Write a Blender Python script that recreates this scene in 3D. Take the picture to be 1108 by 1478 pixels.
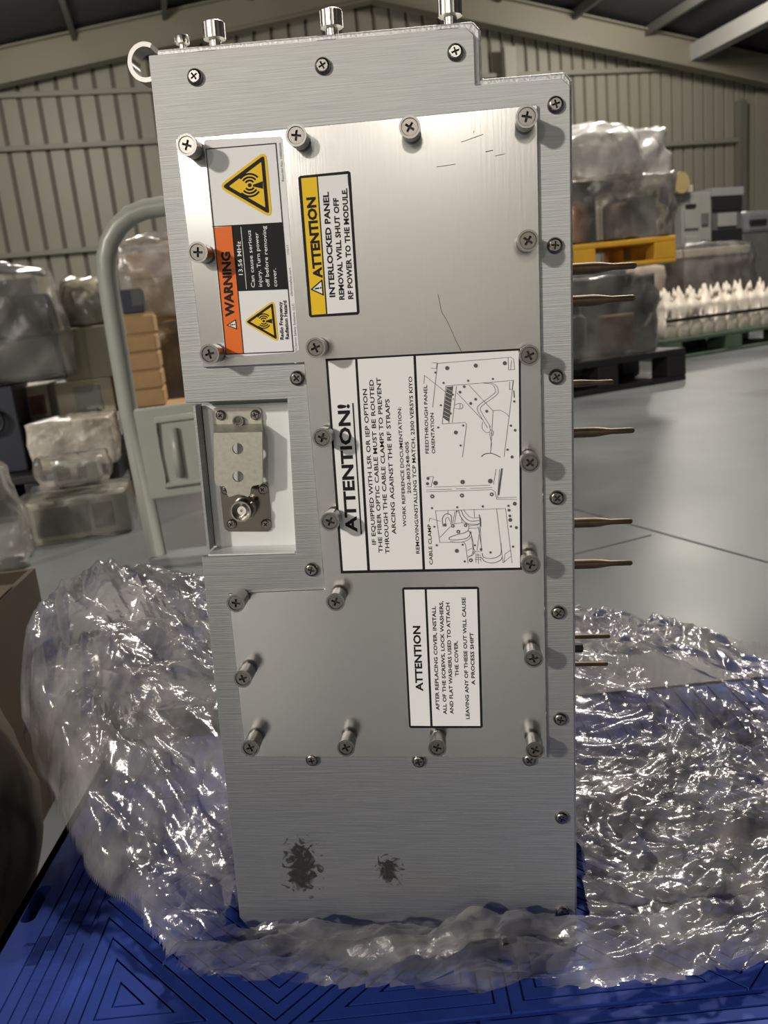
import bpy, bmesh, math, random
import numpy as np
from mathutils import Matrix, Vector

S = bpy.context.scene
COL = S.collection
for o in list(bpy.data.objects):
    bpy.data.objects.remove(o, do_unlink=True)
R = math.radians

# ------------------------------------------------------------------ camera
F, CX, CY = 1215.0, 554.0, 739.0        # focal length and centre of the 1108x1478 frame
CAMH = 0.50


def unit(v):
    v = np.array(v, float)
    return v / np.linalg.norm(v)


_dn = unit((512, 5061, F))               # plumb direction seen in the photograph
_Z = -_dn
_f = np.array([0, 0, 1.0])
_Y = unit(_f - _f.dot(_Z) * _Z)
_X = np.cross(_Y, _Z)
W = np.array([_X, _Y, _Z])
CAM = np.array([0, 0, CAMH])
cam_d = bpy.data.cameras.new('camera')
cam = bpy.data.objects.new('camera', cam_d)
COL.objects.link(cam)
cam_d.sensor_fit = 'VERTICAL'
cam_d.sensor_height = 36.0
cam_d.lens = 36.0 * F / 1478.0
cam_d.clip_start = 0.01
cam_d.clip_end = 200
_r, _u, _b = W @ np.array([1, 0, 0.]), W @ np.array([0, -1, 0.]), W @ np.array([0, 0, -1.])
cam.matrix_world = Matrix(((_r[0], _u[0], _b[0], 0), (_r[1], _u[1], _b[1], 0), (_r[2], _u[2], _b[2], CAMH), (0, 0, 0, 1)))
cam_d.dof.use_dof = True
cam_d.dof.focus_distance = 0.47
cam_d.dof.aperture_fstop = 17.0
S.camera = cam

# ------------------------------------------------------------------ world, lamps, exposure
world = bpy.data.worlds.new('world')
S.world = world
world.use_nodes = True
bg = world.node_tree.nodes['Background']
bg.inputs[0].default_value = (0.95, 0.97, 1.0, 1)
bg.inputs[1].default_value = 0.07
S.view_settings.view_transform = 'Standard'
S.view_settings.look = 'None'
S.view_settings.gamma = 1.0
S.view_settings.exposure = 0.0
S.view_settings.use_curve_mapping = False


def unseen_lamp(loc, power, radius=0.3, color=(1.0, 0.93, 0.84), cone=165, kind='SPOT'):
    ld = bpy.data.lights.new('unseen_bay_lamp', kind)
    ld.energy = power
    ld.color = color
    ld.shadow_soft_size = radius
    if kind == 'SPOT':
        ld.spot_size = R(cone)
        ld.spot_blend = 0.35
    lo = bpy.data.objects.new('unseen_bay_lamp', ld)
    COL.objects.link(lo)
    lo.location = loc
    return lo


unseen_lamp((-6.5, -5.4, 4.1), 2500, 0.25)          # rows of ceiling lamps behind the camera
unseen_lamp((-4.9, -11.0, 4.0), 480, 0.3, kind='POINT')
unseen_lamp((-1.3, -11.0, 4.6), 420, 0.3, kind='POINT')
unseen_lamp((5.35, 14.0, 4.85), 300, 0.25, kind='POINT')         # lamp towards the back wall
unseen_lamp((3.2, 5.4, 5.3), 1000, 0.25)  # unseen lamp added to brighten the right floor, bags and chamber
unseen_lamp((0.9, 3.2, 5.3), 700, 0.25)
unseen_lamp((-3.6, 10.6, 4.2), 300, 0.25, kind='POINT')

# ------------------------------------------------------------------ pixel helpers


def ray(x, y):
    return W @ np.array([(x - CX) / F, (y - CY) / F, 1.0])


def P(x, y, Yw):
    r = ray(x, y)
    return CAM + r * (Yw / r[1])


def G(x, y, z=0.0):
    r = ray(x, y)
    return CAM + r * ((z - CAMH) / r[2])


def onplane(x, y, p0, n):
    r = ray(x, y)
    return CAM + r * ((p0 - CAM).dot(n) / r.dot(n))


# ------------------------------------------------------------------ materials
MATS = {}


def nd(nt, t, **kw):
    n = nt.nodes.new(t)
    for k, v in kw.items():
        setattr(n, k, v)
    return n


def mat(name, color, rough=0.5, metal=0.0, var=0.0, vscale=8.0, bump=0.0, bscale=60.0, stretch=None,
        emit=None, aniso=0.0, spec=0.5, alpha=1.0, dark=None, rvar=0.0, coat=0.0):
    if name in MATS:
        return MATS[name]
    m = bpy.data.materials.new(name)
    m.use_nodes = True
    nt = m.node_tree
    b = nt.nodes['Principled BSDF']
    b.inputs['Base Color'].default_value = (*color, 1)
    b.inputs['Roughness'].default_value = rough
    b.inputs['Metallic'].default_value = metal
    b.inputs['Specular IOR Level'].default_value = spec
    b.inputs['Alpha'].default_value = alpha
    b.inputs['Coat Weight'].default_value = coat
    tc = nd(nt, 'ShaderNodeTexCoord')
    mp = nd(nt, 'ShaderNodeMapping')
    nt.links.new(tc.outputs['Object'], mp.inputs['Vector'])
    if stretch:
        mp.inputs['Scale'].default_value = stretch
    if var > 0 or rvar > 0:
        no = nd(nt, 'ShaderNodeTexNoise')
        no.inputs['Scale'].default_value = vscale
        no.inputs['Detail'].default_value = 6
        nt.links.new(mp.outputs[0], no.inputs['Vector'])
        if var > 0:
            mx = nd(nt, 'ShaderNodeMix', data_type='RGBA')
            d = dark if dark else tuple(c * (1 - var) for c in color)
            l = tuple(min(1, c * (1 + var * .6)) for c in color)
            mx.inputs['A'].default_value = (*d, 1)
            mx.inputs['B'].default_value = (*l, 1)
            rmp = nd(nt, 'ShaderNodeMapRange')
            rmp.inputs['From Min'].default_value = 0.3
            rmp.inputs['From Max'].default_value = 0.7
            nt.links.new(no.outputs['Fac'], rmp.inputs['Value'])
            nt.links.new(rmp.outputs[0], mx.inputs['Factor'])
            nt.links.new(mx.outputs['Result'], b.inputs['Base Color'])
        if rvar > 0:
            rm = nd(nt, 'ShaderNodeMapRange')
            rm.inputs['From Min'].default_value = 0.3
            rm.inputs['From Max'].default_value = 0.7
            rm.inputs['To Min'].default_value = max(0.02, rough - rvar)
            rm.inputs['To Max'].default_value = min(1, rough + rvar)
            nt.links.new(no.outputs['Fac'], rm.inputs['Value'])
            nt.links.new(rm.outputs[0], b.inputs['Roughness'])
    if bump > 0:
        nb = nd(nt, 'ShaderNodeTexNoise')
        nb.inputs['Scale'].default_value = bscale
        nb.inputs['Detail'].default_value = 4
        nt.links.new(mp.outputs[0], nb.inputs['Vector'])
        bp = nd(nt, 'ShaderNodeBump')
        bp.inputs['Strength'].default_value = bump
        bp.inputs['Distance'].default_value = 0.002
        nt.links.new(nb.outputs['Fac'], bp.inputs['Height'])
        nt.links.new(bp.outputs[0], b.inputs['Normal'])
    if aniso > 0:
        b.inputs['Anisotropic'].default_value = aniso
        tg = nd(nt, 'ShaderNodeTangent', direction_type='UV_MAP', uv_map='UVMap')
        nt.links.new(tg.outputs[0], b.inputs['Tangent'])
    if emit:
        b.inputs['Emission Color'].default_value = (*emit[0], 1)
        b.inputs['Emission Strength'].default_value = emit[1]
    MATS[name] = m
    return m


def film_mat(name, haze=0.10, tint=(0.85, 0.85, 0.86), rough=0.12, ior=1.55, bump=0.35, bscale=90., gain=1.0):
    """clear plastic film: see-through with haze and a clear-coat like reflection"""
    if name in MATS:
        return MATS[name]
    m = bpy.data.materials.new(name)
    m.use_nodes = True
    nt = m.node_tree
    nt.nodes.remove(nt.nodes['Principled BSDF'])
    out = nt.nodes['Material Output']
    tc = nd(nt, 'ShaderNodeTexCoord')
    no = nd(nt, 'ShaderNodeTexNoise')
    no.inputs['Scale'].default_value = bscale
    no.inputs['Detail'].default_value = 5
    nt.links.new(tc.outputs['Object'], no.inputs['Vector'])
    bp = nd(nt, 'ShaderNodeBump')
    bp.inputs['Strength'].default_value = bump
    bp.inputs['Distance'].default_value = 0.004
    nt.links.new(no.outputs['Fac'], bp.inputs['Height'])
    tr = nd(nt, 'ShaderNodeBsdfTransparent')
    tr.inputs['Color'].default_value = (*(0.97 * t / max(tint) for t in tint), 1)
    di = nd(nt, 'ShaderNodeBsdfDiffuse')
    di.inputs['Color'].default_value = (*tint, 1)
    tl = nd(nt, 'ShaderNodeBsdfTranslucent')
    tl.inputs['Color'].default_value = (*tint, 1)
    m0 = nd(nt, 'ShaderNodeMixShader')
    m0.inputs[0].default_value = 0.4
    nt.links.new(di.outputs[0], m0.inputs[1])
    nt.links.new(tl.outputs[0], m0.inputs[2])
    n2 = nd(nt, 'ShaderNodeTexNoise')
    n2.inputs['Scale'].default_value = bscale * .22
    n2.inputs['Detail'].default_value = 3
    nt.links.new(tc.outputs['Object'], n2.inputs['Vector'])
    mr = nd(nt, 'ShaderNodeMapRange')
    mr.inputs['From Min'].default_value = .35
    mr.inputs['From Max'].default_value = .7
    mr.inputs['To Min'].default_value = haze * .45
    mr.inputs['To Max'].default_value = haze * 1.9
    nt.links.new(n2.outputs['Fac'], mr.inputs['Value'])
    m1 = nd(nt, 'ShaderNodeMixShader')
    nt.links.new(mr.outputs[0], m1.inputs[0])
    nt.links.new(tr.outputs[0], m1.inputs[1])
    nt.links.new(m0.outputs[0], m1.inputs[2])
    gl = nd(nt, 'ShaderNodeBsdfGlossy')
    gl.inputs['Roughness'].default_value = rough
    gl.inputs['Color'].default_value = (1, 1, 1, 1)
    fr = nd(nt, 'ShaderNodeFresnel')
    fr.inputs['IOR'].default_value = ior
    for n in (gl, fr, di):
        nt.links.new(bp.outputs[0], n.inputs['Normal'])
    m2 = nd(nt, 'ShaderNodeMixShader')
    nt.links.new(fr.outputs[0], m2.inputs[0])
    nt.links.new(m1.outputs[0], m2.inputs[1])
    nt.links.new(gl.outputs[0], m2.inputs[2])
    nt.links.new(m2.outputs[0], out.inputs['Surface'])
    MATS[name] = m
    return m


# ------------------------------------------------------------------ mesh builder
class MB:
    def __init__(self):
        self.v, self.f = [], []

    def add(self, v, f):
        o = len(self.v)
        self.v += [tuple(map(float, p)) for p in v]
        self.f += [tuple(i + o for i in q) for q in f]
        return self

    def box(self, a, b):
        x0, y0, z0 = a
        x1, y1, z1 = b
        return self.add([(x0, y0, z0), (x1, y0, z0), (x1, y1, z0), (x0, y1, z0), (x0, y0, z1), (x1, y0, z1), (x1, y1, z1), (x0, y1, z1)],
                        [(0, 3, 2, 1), (4, 5, 6, 7), (0, 1, 5, 4), (1, 2, 6, 5), (2, 3, 7, 6), (3, 0, 4, 7)])

    def prism(self, poly, y0, y1):
        """polygon given in (x, z), extruded along y"""
        ar = sum(poly[i][0] * poly[(i + 1) % len(poly)][1] - poly[(i + 1) % len(poly)][0] * poly[i][1] for i in range(len(poly)))
        if ar < 0:
            poly = poly[::-1]
        n = len(poly)
        v = [(x, y0, z) for x, z in poly] + [(x, y1, z) for x, z in poly]
        f = [tuple(range(n)), tuple(range(2 * n - 1, n - 1, -1))]
        f += [((i + 1) % n, i, i + n, (i + 1) % n + n) for i in range(n)]
        return self.add(v, f)

    def prism_z(self, poly, z0, z1):
        ar = sum(poly[i][0] * poly[(i + 1) % len(poly)][1] - poly[(i + 1) % len(poly)][0] * poly[i][1] for i in range(len(poly)))
        if ar < 0:
            poly = poly[::-1]
        n = len(poly)
        v = [(x, y, z0) for x, y in poly] + [(x, y, z1) for x, y in poly]
        f = [tuple(range(n - 1, -1, -1)), tuple(range(n, 2 * n))]
        f += [(i, (i + 1) % n, (i + 1) % n + n, i + n) for i in range(n)]
        return self.add(v, f)

    def lathe(self, prof, n=24, c=(0, 0, 0), axis='z', knurl=0.0):
        """profile of (radius, height)"""
        v, f = [], []
        for r, h in prof:
            for k in range(n):
                a = 2 * math.pi * k / n
                q = r * (1 + (knurl if k % 2 else 0))
                p = (q * math.cos(a), q * math.sin(a), h)
                if axis == '-y':
                    p = (p[0], -h, p[1])
                elif axis == 'x':
                    p = (h, p[0], p[1])
                elif axis == 'y':
                    p = (p[1], h, p[0])
                v.append((p[0] + c[0], p[1] + c[1], p[2] + c[2]))
        for i in range(len(prof) - 1):
            for k in range(n):
                k2 = (k + 1) % n
                f.append((i * n + k, i * n + k2, (i + 1) * n + k2, (i + 1) * n + k))
        if prof[0][0] > 1e-9:
            f.append(tuple(range(n - 1, -1, -1)))
        if prof[-1][0] > 1e-9:
            f.append(tuple((len(prof) - 1) * n + k for k in range(n)))
        return self.add(v, f)

    def tube(self, path, r, n=12, closed=False):
        path = [Vector(p) for p in path]
        rs = r if isinstance(r, (list, tuple)) else [r] * len(path)
        v, f = [], []
        t0 = (path[1] - path[0]).normalized()
        up = Vector((0, 0, 1)) if abs(t0.z) < .9 else Vector((0, 1, 0))
        for i, p in enumerate(path):
            if closed:
                t = (path[(i + 1) % len(path)] - path[i - 1]).normalized()
            else:
                t = (path[min(i + 1, len(path) - 1)] - path[max(i - 1, 0)]).normalized()
            a = t.cross(up).normalized()
            b2 = a.cross(t).normalized()
            up = b2
            for k in range(n):
                g = 2 * math.pi * k / n
                v.append(p + a * (rs[i] * math.cos(g)) + b2 * (rs[i] * math.sin(g)))
        m = len(path)
        for i in range(m if closed else m - 1):
            j = (i + 1) % m
            for k in range(n):
                k2 = (k + 1) % n
                f.append((i * n + k, i * n + k2, j * n + k2, j * n + k))
        if not closed:
            f.append(tuple(range(n - 1, -1, -1)))
            f.append(tuple((m - 1) * n + k for k in range(n)))
        return self.add(v, f)

    def mesh(self, name, smooth=False, fix=True):
        me = bpy.data.meshes.new(name)
        me.from_pydata(self.v, [], self.f)
        if fix:
            bm = bmesh.new()
            bm.from_mesh(me)
            bmesh.ops.recalc_face_normals(bm, faces=bm.faces)
            bm.to_mesh(me)
            bm.free()
        if smooth:
            me.shade_smooth()
        return me

    def build(self, name, m, parent=None, smooth=False, bevel=0.0, seg=2, loc=None, auto=None, uv=False, fix=True):
        me = self.mesh(name, smooth, fix)
        if m is not None:
            me.materials.append(m)
        if uv:
            ul = me.uv_layers.new(name='UVMap')
            for l in me.loops:
                c = me.vertices[l.vertex_index].co
                ul.data[l.index].uv = (c.x, c.z)
        o = bpy.data.objects.new(name, me)
        COL.objects.link(o)
        if parent:
            o.parent = parent
        if loc is not None:
            o.location = loc
        if bevel:
            bv = o.modifiers.new('bevel', 'BEVEL')
            bv.width = bevel
            bv.segments = seg
            bv.limit_method = 'ANGLE'
            bv.angle_limit = R(40)
        if auto:
            me.shade_smooth()
            me.set_sharp_from_angle(angle=R(auto))
        return o


def copyobj(o, parent=None, loc=None):
    c = o.copy()
    COL.objects.link(c)
    c.parent = parent
    if loc is not None:
        c.location = loc
    return c


def tag(o, label, cat, group=None):
    o['label'] = label
    o['category'] = cat
    if group:
        o['group'] = group
    return o


def struct(o):
    o['kind'] = 'structure'
    return o


def empty(name, loc=(0, 0, 0), rz=0.0):
    o = bpy.data.objects.new(name, None)
    COL.objects.link(o)
    o.empty_display_size = .05
    o.location = loc
    o.rotation_euler = (0, 0, rz)
    return o


def tri_holes(outer, holes):
    """triangulated plate with holes; returns verts(2d), tris, loops"""
    bm = bmesh.new()
    es = []
    for loop in [outer] + holes:
        vs = [bm.verts.new((p[0], p[1], 0)) for p in loop]
        es += [bm.edges.new((vs[i], vs[(i + 1) % len(vs)])) for i in range(len(vs))]
    bmesh.ops.triangle_fill(bm, use_beauty=True, use_dissolve=False, edges=es, normal=(0, 0, 1))
    bm.verts.index_update()
    v = [(a.co.x, a.co.y) for a in bm.verts]
    f = [tuple(a.index for a in q.verts) for q in bm.faces]
    bm.free()
    return v, f


def plate(mb, outer, holes, y0, y1):
    """plate in (x,z), front at y0, back at y1, with through holes"""
    v, f = tri_holes(outer, holes)
    n = len(v)
    mb.add([(a, y0, b) for a, b in v] + [(a, y1, b) for a, b in v],
           f + [tuple(i + n for i in q[::-1]) for q in f])
    for loop in [outer] + holes:
        k = len(loop)
        mb.add([(a, y0, b) for a, b in loop] + [(a, y1, b) for a, b in loop],
               [((i + 1) % k, i, i + k, (i + 1) % k + k) for i in range(k)])
    return mb


def circ(c, r, n=20, ph=0.0):
    return [(c[0] + r * math.cos(2 * math.pi * k / n + ph), c[1] + r * math.sin(2 * math.pi * k / n + ph)) for k in range(n)]


# vectorised value noise
_rng = np.random.RandomState(7)
_LAT = _rng.rand(256, 256)


def vnoise(x, y, seed=0):
    x = x + seed * 17.31
    y = y + seed * 9.77
    xi, yi = np.floor(x).astype(int), np.floor(y).astype(int)
    u, v = x - xi, y - yi
    u = u * u * (3 - 2 * u)
    v = v * v * (3 - 2 * v)
    g = lambda a, b: _LAT[a % 256, b % 256]
    return (g(xi, yi) * (1 - u) + g(xi + 1, yi) * u) * (1 - v) + (g(xi, yi + 1) * (1 - u) + g(xi + 1, yi + 1) * u) * v


def facet(x, y, seed=0):
    # piecewise planar noise: flat facets with sharp creases
    x = x + seed * 13.7
    y = y + seed * 7.9
    xi, yi = np.floor(x).astype(int), np.floor(y).astype(int)
    u, v = x - xi, y - yi
    g = lambda a, b: _LAT[(a * 7 + 3 * b) % 256, (b * 5 + a) % 256]
    a00, a10, a01, a11 = g(xi, yi), g(xi + 1, yi), g(xi, yi + 1), g(xi + 1, yi + 1)
    return np.where(u > v, a00 + (a10 - a00) * u + (a11 - a10) * v, a00 + (a01 - a00) * v + (a11 - a01) * u)


def ridge(x, y, seed=0):
    return 1 - np.abs(2 * vnoise(x, y, seed) - 1)


def crumple(name, size, n, amp, seed, m, parent=None, loc=(0, 0, 0), power=0.35, scale=6.0, flat_bottom=True, taper=0.0, smooth=True):
    """rounded box shell with crumpled folds, base at z=0"""
    sx, sy, sz = size
    bm = bmesh.new()
    bmesh.ops.create_cube(bm, size=2)
    bmesh.ops.subdivide_edges(bm, edges=bm.edges, cuts=n, use_grid_fill=True)
    co = np.array([v.co[:] for v in bm.verts])
    d = co / np.linalg.norm(co, axis=1)[:, None]
    co = co * (1 - power) + d * power * 1.25
    q = co * np.array([sx, sy, sz]) / 2
    a, b, c = q[:, 0], q[:, 1], q[:, 2]
    r = (ridge(a * scale + c * 2.3, b * scale + c * scale * .7, seed) + .9 * facet(a * scale * 2.3 - c * scale * 1.7, b * scale * 2.1 + c * scale * 1.3, seed + 3)
         + .5 * facet(c * scale * 4 + a * scale * 3, b * scale * 4.4 - a * scale * 3, seed + 5) - 1.2)
    q = q + d * (r * amp)[:, None]
    if taper:
        k = 1 - taper * (q[:, 2] / sz + .5)
        q[:, 0] *= k
        q[:, 1] *= k
    q[:, 2] += sz / 2
    if flat_bottom:
        q[:, 2] = np.maximum(q[:, 2], 0.0)
    for v, p in zip(bm.verts, q):
        v.co = p
    me = bpy.data.meshes.new(name)
    bm.to_mesh(me)
    bm.free()
    if smooth:
        me.shade_smooth()
    me.materials.append(m)
    o = bpy.data.objects.new(name, me)
    COL.objects.link(o)
    if parent:
        o.parent = parent
    o.location = loc
    return o
# ------------------------------------------------------------------ the building
YAW = math.atan2(.221, .975)
wd = np.array([math.cos(YAW), math.sin(YAW), 0])
wn = np.array([-wd[1], wd[0], 0])            # away from the camera, through the back wall
W0 = P(0, 500, 15.0)
W0[2] = 0


def wall(s, d, z):
    return tuple(W0 + wd * s - wn * d + np.array([0, 0, z]))


# floor: grey coated concrete with filled joints
fm = mat('floor_coating', (0.142, 0.151, 0.154), 0.36, 0, var=.28, vscale=1.6, rvar=.12, spec=.38, bump=.05, bscale=9)
mb = MB()
q = [wall(-14, 30, 0), wall(26, 30, 0), wall(26, -.3, 0), wall(-14, -.3, 0)]
mb.add(q, [(0, 1, 2, 3)])
floor = struct(mb.build('floor', fm))
jm = mat('joint_filler', (0.06, 0.06, 0.06), .7)
ja, jb = G(830, 735), G(1108, 812)
jd = unit(jb - ja)
jn = np.array([-jd[1], jd[0], 0])
jc = G(950, 770) + (G(835, 800) - G(950, 770)) * 0.0


def joint(p, d, l0, l1, w):
    nn = np.array([-d[1], d[0], 0]) * w / 2
    a, b = p + d * l0, p + d * l1
    m_ = MB()
    m_.add([tuple(a + nn), tuple(a - nn), tuple(b - nn), tuple(b + nn),
            tuple(a + nn + (0, 0, .0012)), tuple(a - nn + (0, 0, .0012)), tuple(b - nn + (0, 0, .0012)), tuple(b + nn + (0, 0, .0012))],
           [(0, 1, 2, 3), (4, 5, 6, 7), (0, 1, 5, 4), (1, 2, 6, 5), (2, 3, 7, 6), (3, 0, 4, 7)])
    return m_.build('floor_joint', jm, floor)


joint(ja, jd, -7, 3, .006)
joint(jc, -jn if (-jn)[0] < 0 else jn, .02, 6, .0035)

# back wall: backing darkened as groove shade, single raised sheets, cut to the gable
RS, RZ = 7.05, 6.15                           # ridge position along the wall and its height
SLL, SLR = .185, .212
SV0, SV1 = -3.0, 17.5                         # valleys to the neighbouring bays
roof_z = lambda s: RZ - (SLL * (RS - max(s, SV0) - max(0, SV0 - s)) if s < RS else SLR * (min(s, SV1) - RS - max(0, s - SV1)))
wm = mat('wall_sheet', (0.36, 0.345, 0.275), .45, 0, var=.10, vscale=.8)
wdk = mat('groove_shade_backing', (0.14, 0.13, 0.10), .6)
mb = MB()
pts = [(-14, 0), (26, 0), (26, roof_z(SV1)), (SV1, roof_z(SV1)), (RS, RZ), (SV0, roof_z(SV0)), (-14, roof_z(SV0))]
mb.add([wall(s, 0, z) for s, z in pts] + [wall(s, -.1, z) for s, z in pts], [tuple(range(7)), tuple(range(13, 6, -1))] + [(i, i + 7, (i + 1) % 7 + 7, (i + 1) % 7) for i in range(7)])
wall_back = struct(mb.build('wall_back', wdk))
# opposite end wall, unseen; pale sheeting added to brighten the metal's reflections
mb = MB()
mb.add([wall(s, 29.8, z) for s, z in pts] + [wall(s, 29.9, z) for s, z in pts], [tuple(range(7)), tuple(range(13, 6, -1))] + [(i, i + 7, (i + 1) % 7 + 7, (i + 1) % 7) for i in range(7)])
struct(mb.build('wall_front_unseen', mat('pale_wall_sheet', (.50, .49, .46), .6)))
sheets = {}
s = -2.0
while s < 19:
    wdt, gap = (.262, .045) if s < 9.3 else (.205, .03)
    if wdt not in sheets:
        m_ = MB()
        m_.prism_z([(0, 0), (wdt, 0), (wdt - .018, -.04), (.018, -.04)], 0, 1)
        sheets[wdt] = m_.mesh('wall_sheet')
        sheets[wdt].materials.append(wm)
    o = bpy.data.objects.new('wall_sheet', sheets[wdt])
    COL.objects.link(o)
    o.parent = wall_back
    o.location = wall(s, 0.0, 0)
    o.rotation_euler = (0, 0, YAW)
    o.scale = (1, 1, min(roof_z(s), roof_z(s + wdt)) - .02)
    s += wdt + gap

gm = mat('painted_girt', (0.30, 0.29, 0.24), .5)


def wbar(name, s0, z0, s1, z1, h, d0, d1, m, par=None):
    """bar along the wall from (s0,z0) to (s1,z1); h is its height, d0..d1 its distance off the wall"""
    m_ = MB()
    v = []
    for d in (d1, d0):
        v += [wall(s0, d, z0), wall(s1, d, z1), wall(s1, d, z1 + h), wall(s0, d, z0 + h)]
    m_.add(v, [(0, 1, 2, 3), (7, 6, 5, 4), (0, 4, 5, 1), (1, 5, 6, 2), (2, 6, 7, 3), (3, 7, 4, 0)])
    return m_.build(name, m, par)


k = 0


def trim(o):
    global k
    k += 1
    o.name = 'trim_%d' % k
    struct(o)
    return o


for (a, z, b) in ((-2, 4.45, 19), (-2, 3.64, 9.2), (-2, 1.97, 9.2), (9.9, 3.08, 14.5)):
    e_ = trim(wbar('girt', a, z, b, z, .075, .045, .16, gm))
# posts in front of the wall
pm = mat('post_paint', (0.40, 0.39, 0.33), .5)
trim(wbar('post', 9.5, 0, 9.72, 0, roof_z(9.6) - .7, .17, .36, pm))
trim(wbar('post', 14.5, 0, 14.66, 0, roof_z(14.6) - .7, .05, .22, mat('dark_post', (.2, .2, .17), .5)))
trim(wbar('door', 14.95, 0, 16.6, 0, 4.0, .05, .12, mat('door_leaf', (.38, .36, .29), .5)))

# rafters: web plus flanges
rm_ = mat('rafter_paint', (0.27, 0.25, 0.19), .5, var=.1, vscale=.6)


def rafter(s0, z0, s1, z1, h, d):
    w_ = trim(wbar('rafter', s0, z0, s1, z1, h, d - .012, d + .012, rm_))
    for zz in (0, h - .025):
        f_ = wbar('flange', s0, z0 + zz, s1, z1 + zz, .025, d - .13, d + .13, rm_, w_)
    return w_


RD = .55
zl = lambda s: 5.62 - .178 * (RS - s)
zr = lambda s: 5.62 - .206 * (s - RS)
rafter(-3, zl(-3), RS, zl(RS), .52, RD)
rafter(RS, zr(RS), 19, zr(19), .50, RD)
# roof
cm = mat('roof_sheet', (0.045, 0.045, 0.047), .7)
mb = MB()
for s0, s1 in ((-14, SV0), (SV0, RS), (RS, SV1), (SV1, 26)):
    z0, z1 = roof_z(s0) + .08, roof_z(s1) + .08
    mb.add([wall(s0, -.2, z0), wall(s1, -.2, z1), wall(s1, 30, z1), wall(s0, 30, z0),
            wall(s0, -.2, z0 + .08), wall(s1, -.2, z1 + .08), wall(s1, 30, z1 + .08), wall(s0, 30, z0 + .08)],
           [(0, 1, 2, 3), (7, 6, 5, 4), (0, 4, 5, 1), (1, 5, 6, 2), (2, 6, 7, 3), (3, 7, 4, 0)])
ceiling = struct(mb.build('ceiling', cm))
pum = mat('purlin', (0.11, 0.11, 0.10), .6)
for s in [-9.5 + 1.45 * i for i in range(24)]:
    m_ = MB()
    z = roof_z(s) - .1
    v = []
    for d in (0.05, 21.5):
        v += [wall(s - .035, d, z), wall(s + .035, d, z), wall(s + .035, d, z + .16), wall(s - .035, d, z + .16)]
    m_.add(v, [(0, 1, 2, 3), (7, 6, 5, 4), (0, 4, 5, 1), (1, 5, 6, 2), (2, 6, 7, 3), (3, 7, 4, 0)])
    m_.build('purlin', pum, ceiling)
# pale tie beam running from the rafter towards the near bays
pt = onplane(1003, 68, np.array(wall(0, RD, 0)), wn)
sb = (pt - W0).dot(wd)
mb = MB()
v = []
for d in (RD, 12.0):
    v += [wall(sb - .12, d, zr(sb) + .16), wall(sb + .12, d, zr(sb) + .16), wall(sb + .12, d, zr(sb) + .45), wall(sb - .12, d, zr(sb) + .45)]
mb.add(v, [(0, 1, 2, 3), (7, 6, 5, 4), (0, 4, 5, 1), (1, 5, 6, 2), (2, 6, 7, 3), (3, 7, 4, 0)])
trim(mb.build('tie_beam', mat('tie_beam', (.42, .42, .39), .5)))
# ------------------------------------------------------------------ the RF match module
_bd = unit((308, 5458, F))
_bx = np.array((12124, -412, -F), float)
_bx = unit(_bx - _bx.dot(_bd) * _bd)
_bn = np.cross(_bx, _bd)
BXW, BDW, BNW = W @ _bx, W @ _bd, W @ _bn      # right, down, into the box
BD = 0.44                                       # distance from the lens to its front plate
U0, V0 = -0.0468, -0.3660


def bl(x, y, off=0.0):
    """photo pixel -> (x, z) on the module, on a plane standing off its front plate"""
    r = ray(x, y)
    p = r * ((BD - off) / r.dot(BNW))
    return (p.dot(BXW) - U0, -p.dot(BDW) - V0)


mod_o = CAM + BNW * BD + BXW * U0 - BDW * V0
module = empty('rf_match_module')
module.matrix_world = Matrix(((BXW[0], BNW[0], -BDW[0], mod_o[0]), (BXW[1], BNW[1], -BDW[1], mod_o[1]), (BXW[2], BNW[2], -BDW[2], mod_o[2]), (0, 0, 0, 1)))
tag(module, 'tall brushed aluminium electronics module with warning labels standing on the blue pallet', 'electronics module')

m_plate = mat('brushed_aluminium', (0.54, 0.55, 0.54), 0.70, 1.0, var=.12, vscale=30, stretch=(1.0, 1.0, 60.0), bump=.11, bscale=26, aniso=.6)
m_cover = mat('satin_aluminium', (0.66, 0.655, 0.64), 0.215, 1.0, var=.03, vscale=40, stretch=(40.0, 1.0, 1.5), bump=.018, bscale=20)
m_edge = mat('bead_blasted_edge', (0.72, 0.72, 0.71), 0.62, 1.0, bump=.25, bscale=700)
m_white = mat('recess_panel', (0.72, 0.73, 0.72), 0.45, 0.35)
m_steel = mat('screw_steel', (0.27, 0.255, 0.235), 0.27, 1.0)
m_steel2 = mat('knurled_steel', (0.31, 0.30, 0.285), 0.30, 1.0)
m_dark = mat('dark_recess', (0.03, 0.03, 0.03), .6)
m_brass = mat('aged_bronze', (0.17, 0.12, 0.075), .5, .7, var=.3, vscale=90)
m_nickel = mat('black_nickel', (0.17, 0.155, 0.13), .16, 1.0)
mm = .001


def UV(u, v):
    return (u * mm - U0, v * mm - V0)


def xz(lst):
    return [UV(*p) for p in lst]


# front plate with the cut-out on its left side
front = xz([(-148.4, 135), (6.5, 135), (10.3, 131), (10.3, 109.4), (50.5, 109.4), (54.8, 105.5), (54.8, -366), (-126, -366), (-143, -359), (-148.4, -351),
            (-148.4, -120), (-95, -120), (-93, -35.5), (-148.4, -35)])
MB().prism(front, 0, .003).build('front_plate', m_plate, module, uv=True, bevel=.0004, seg=1)
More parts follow.
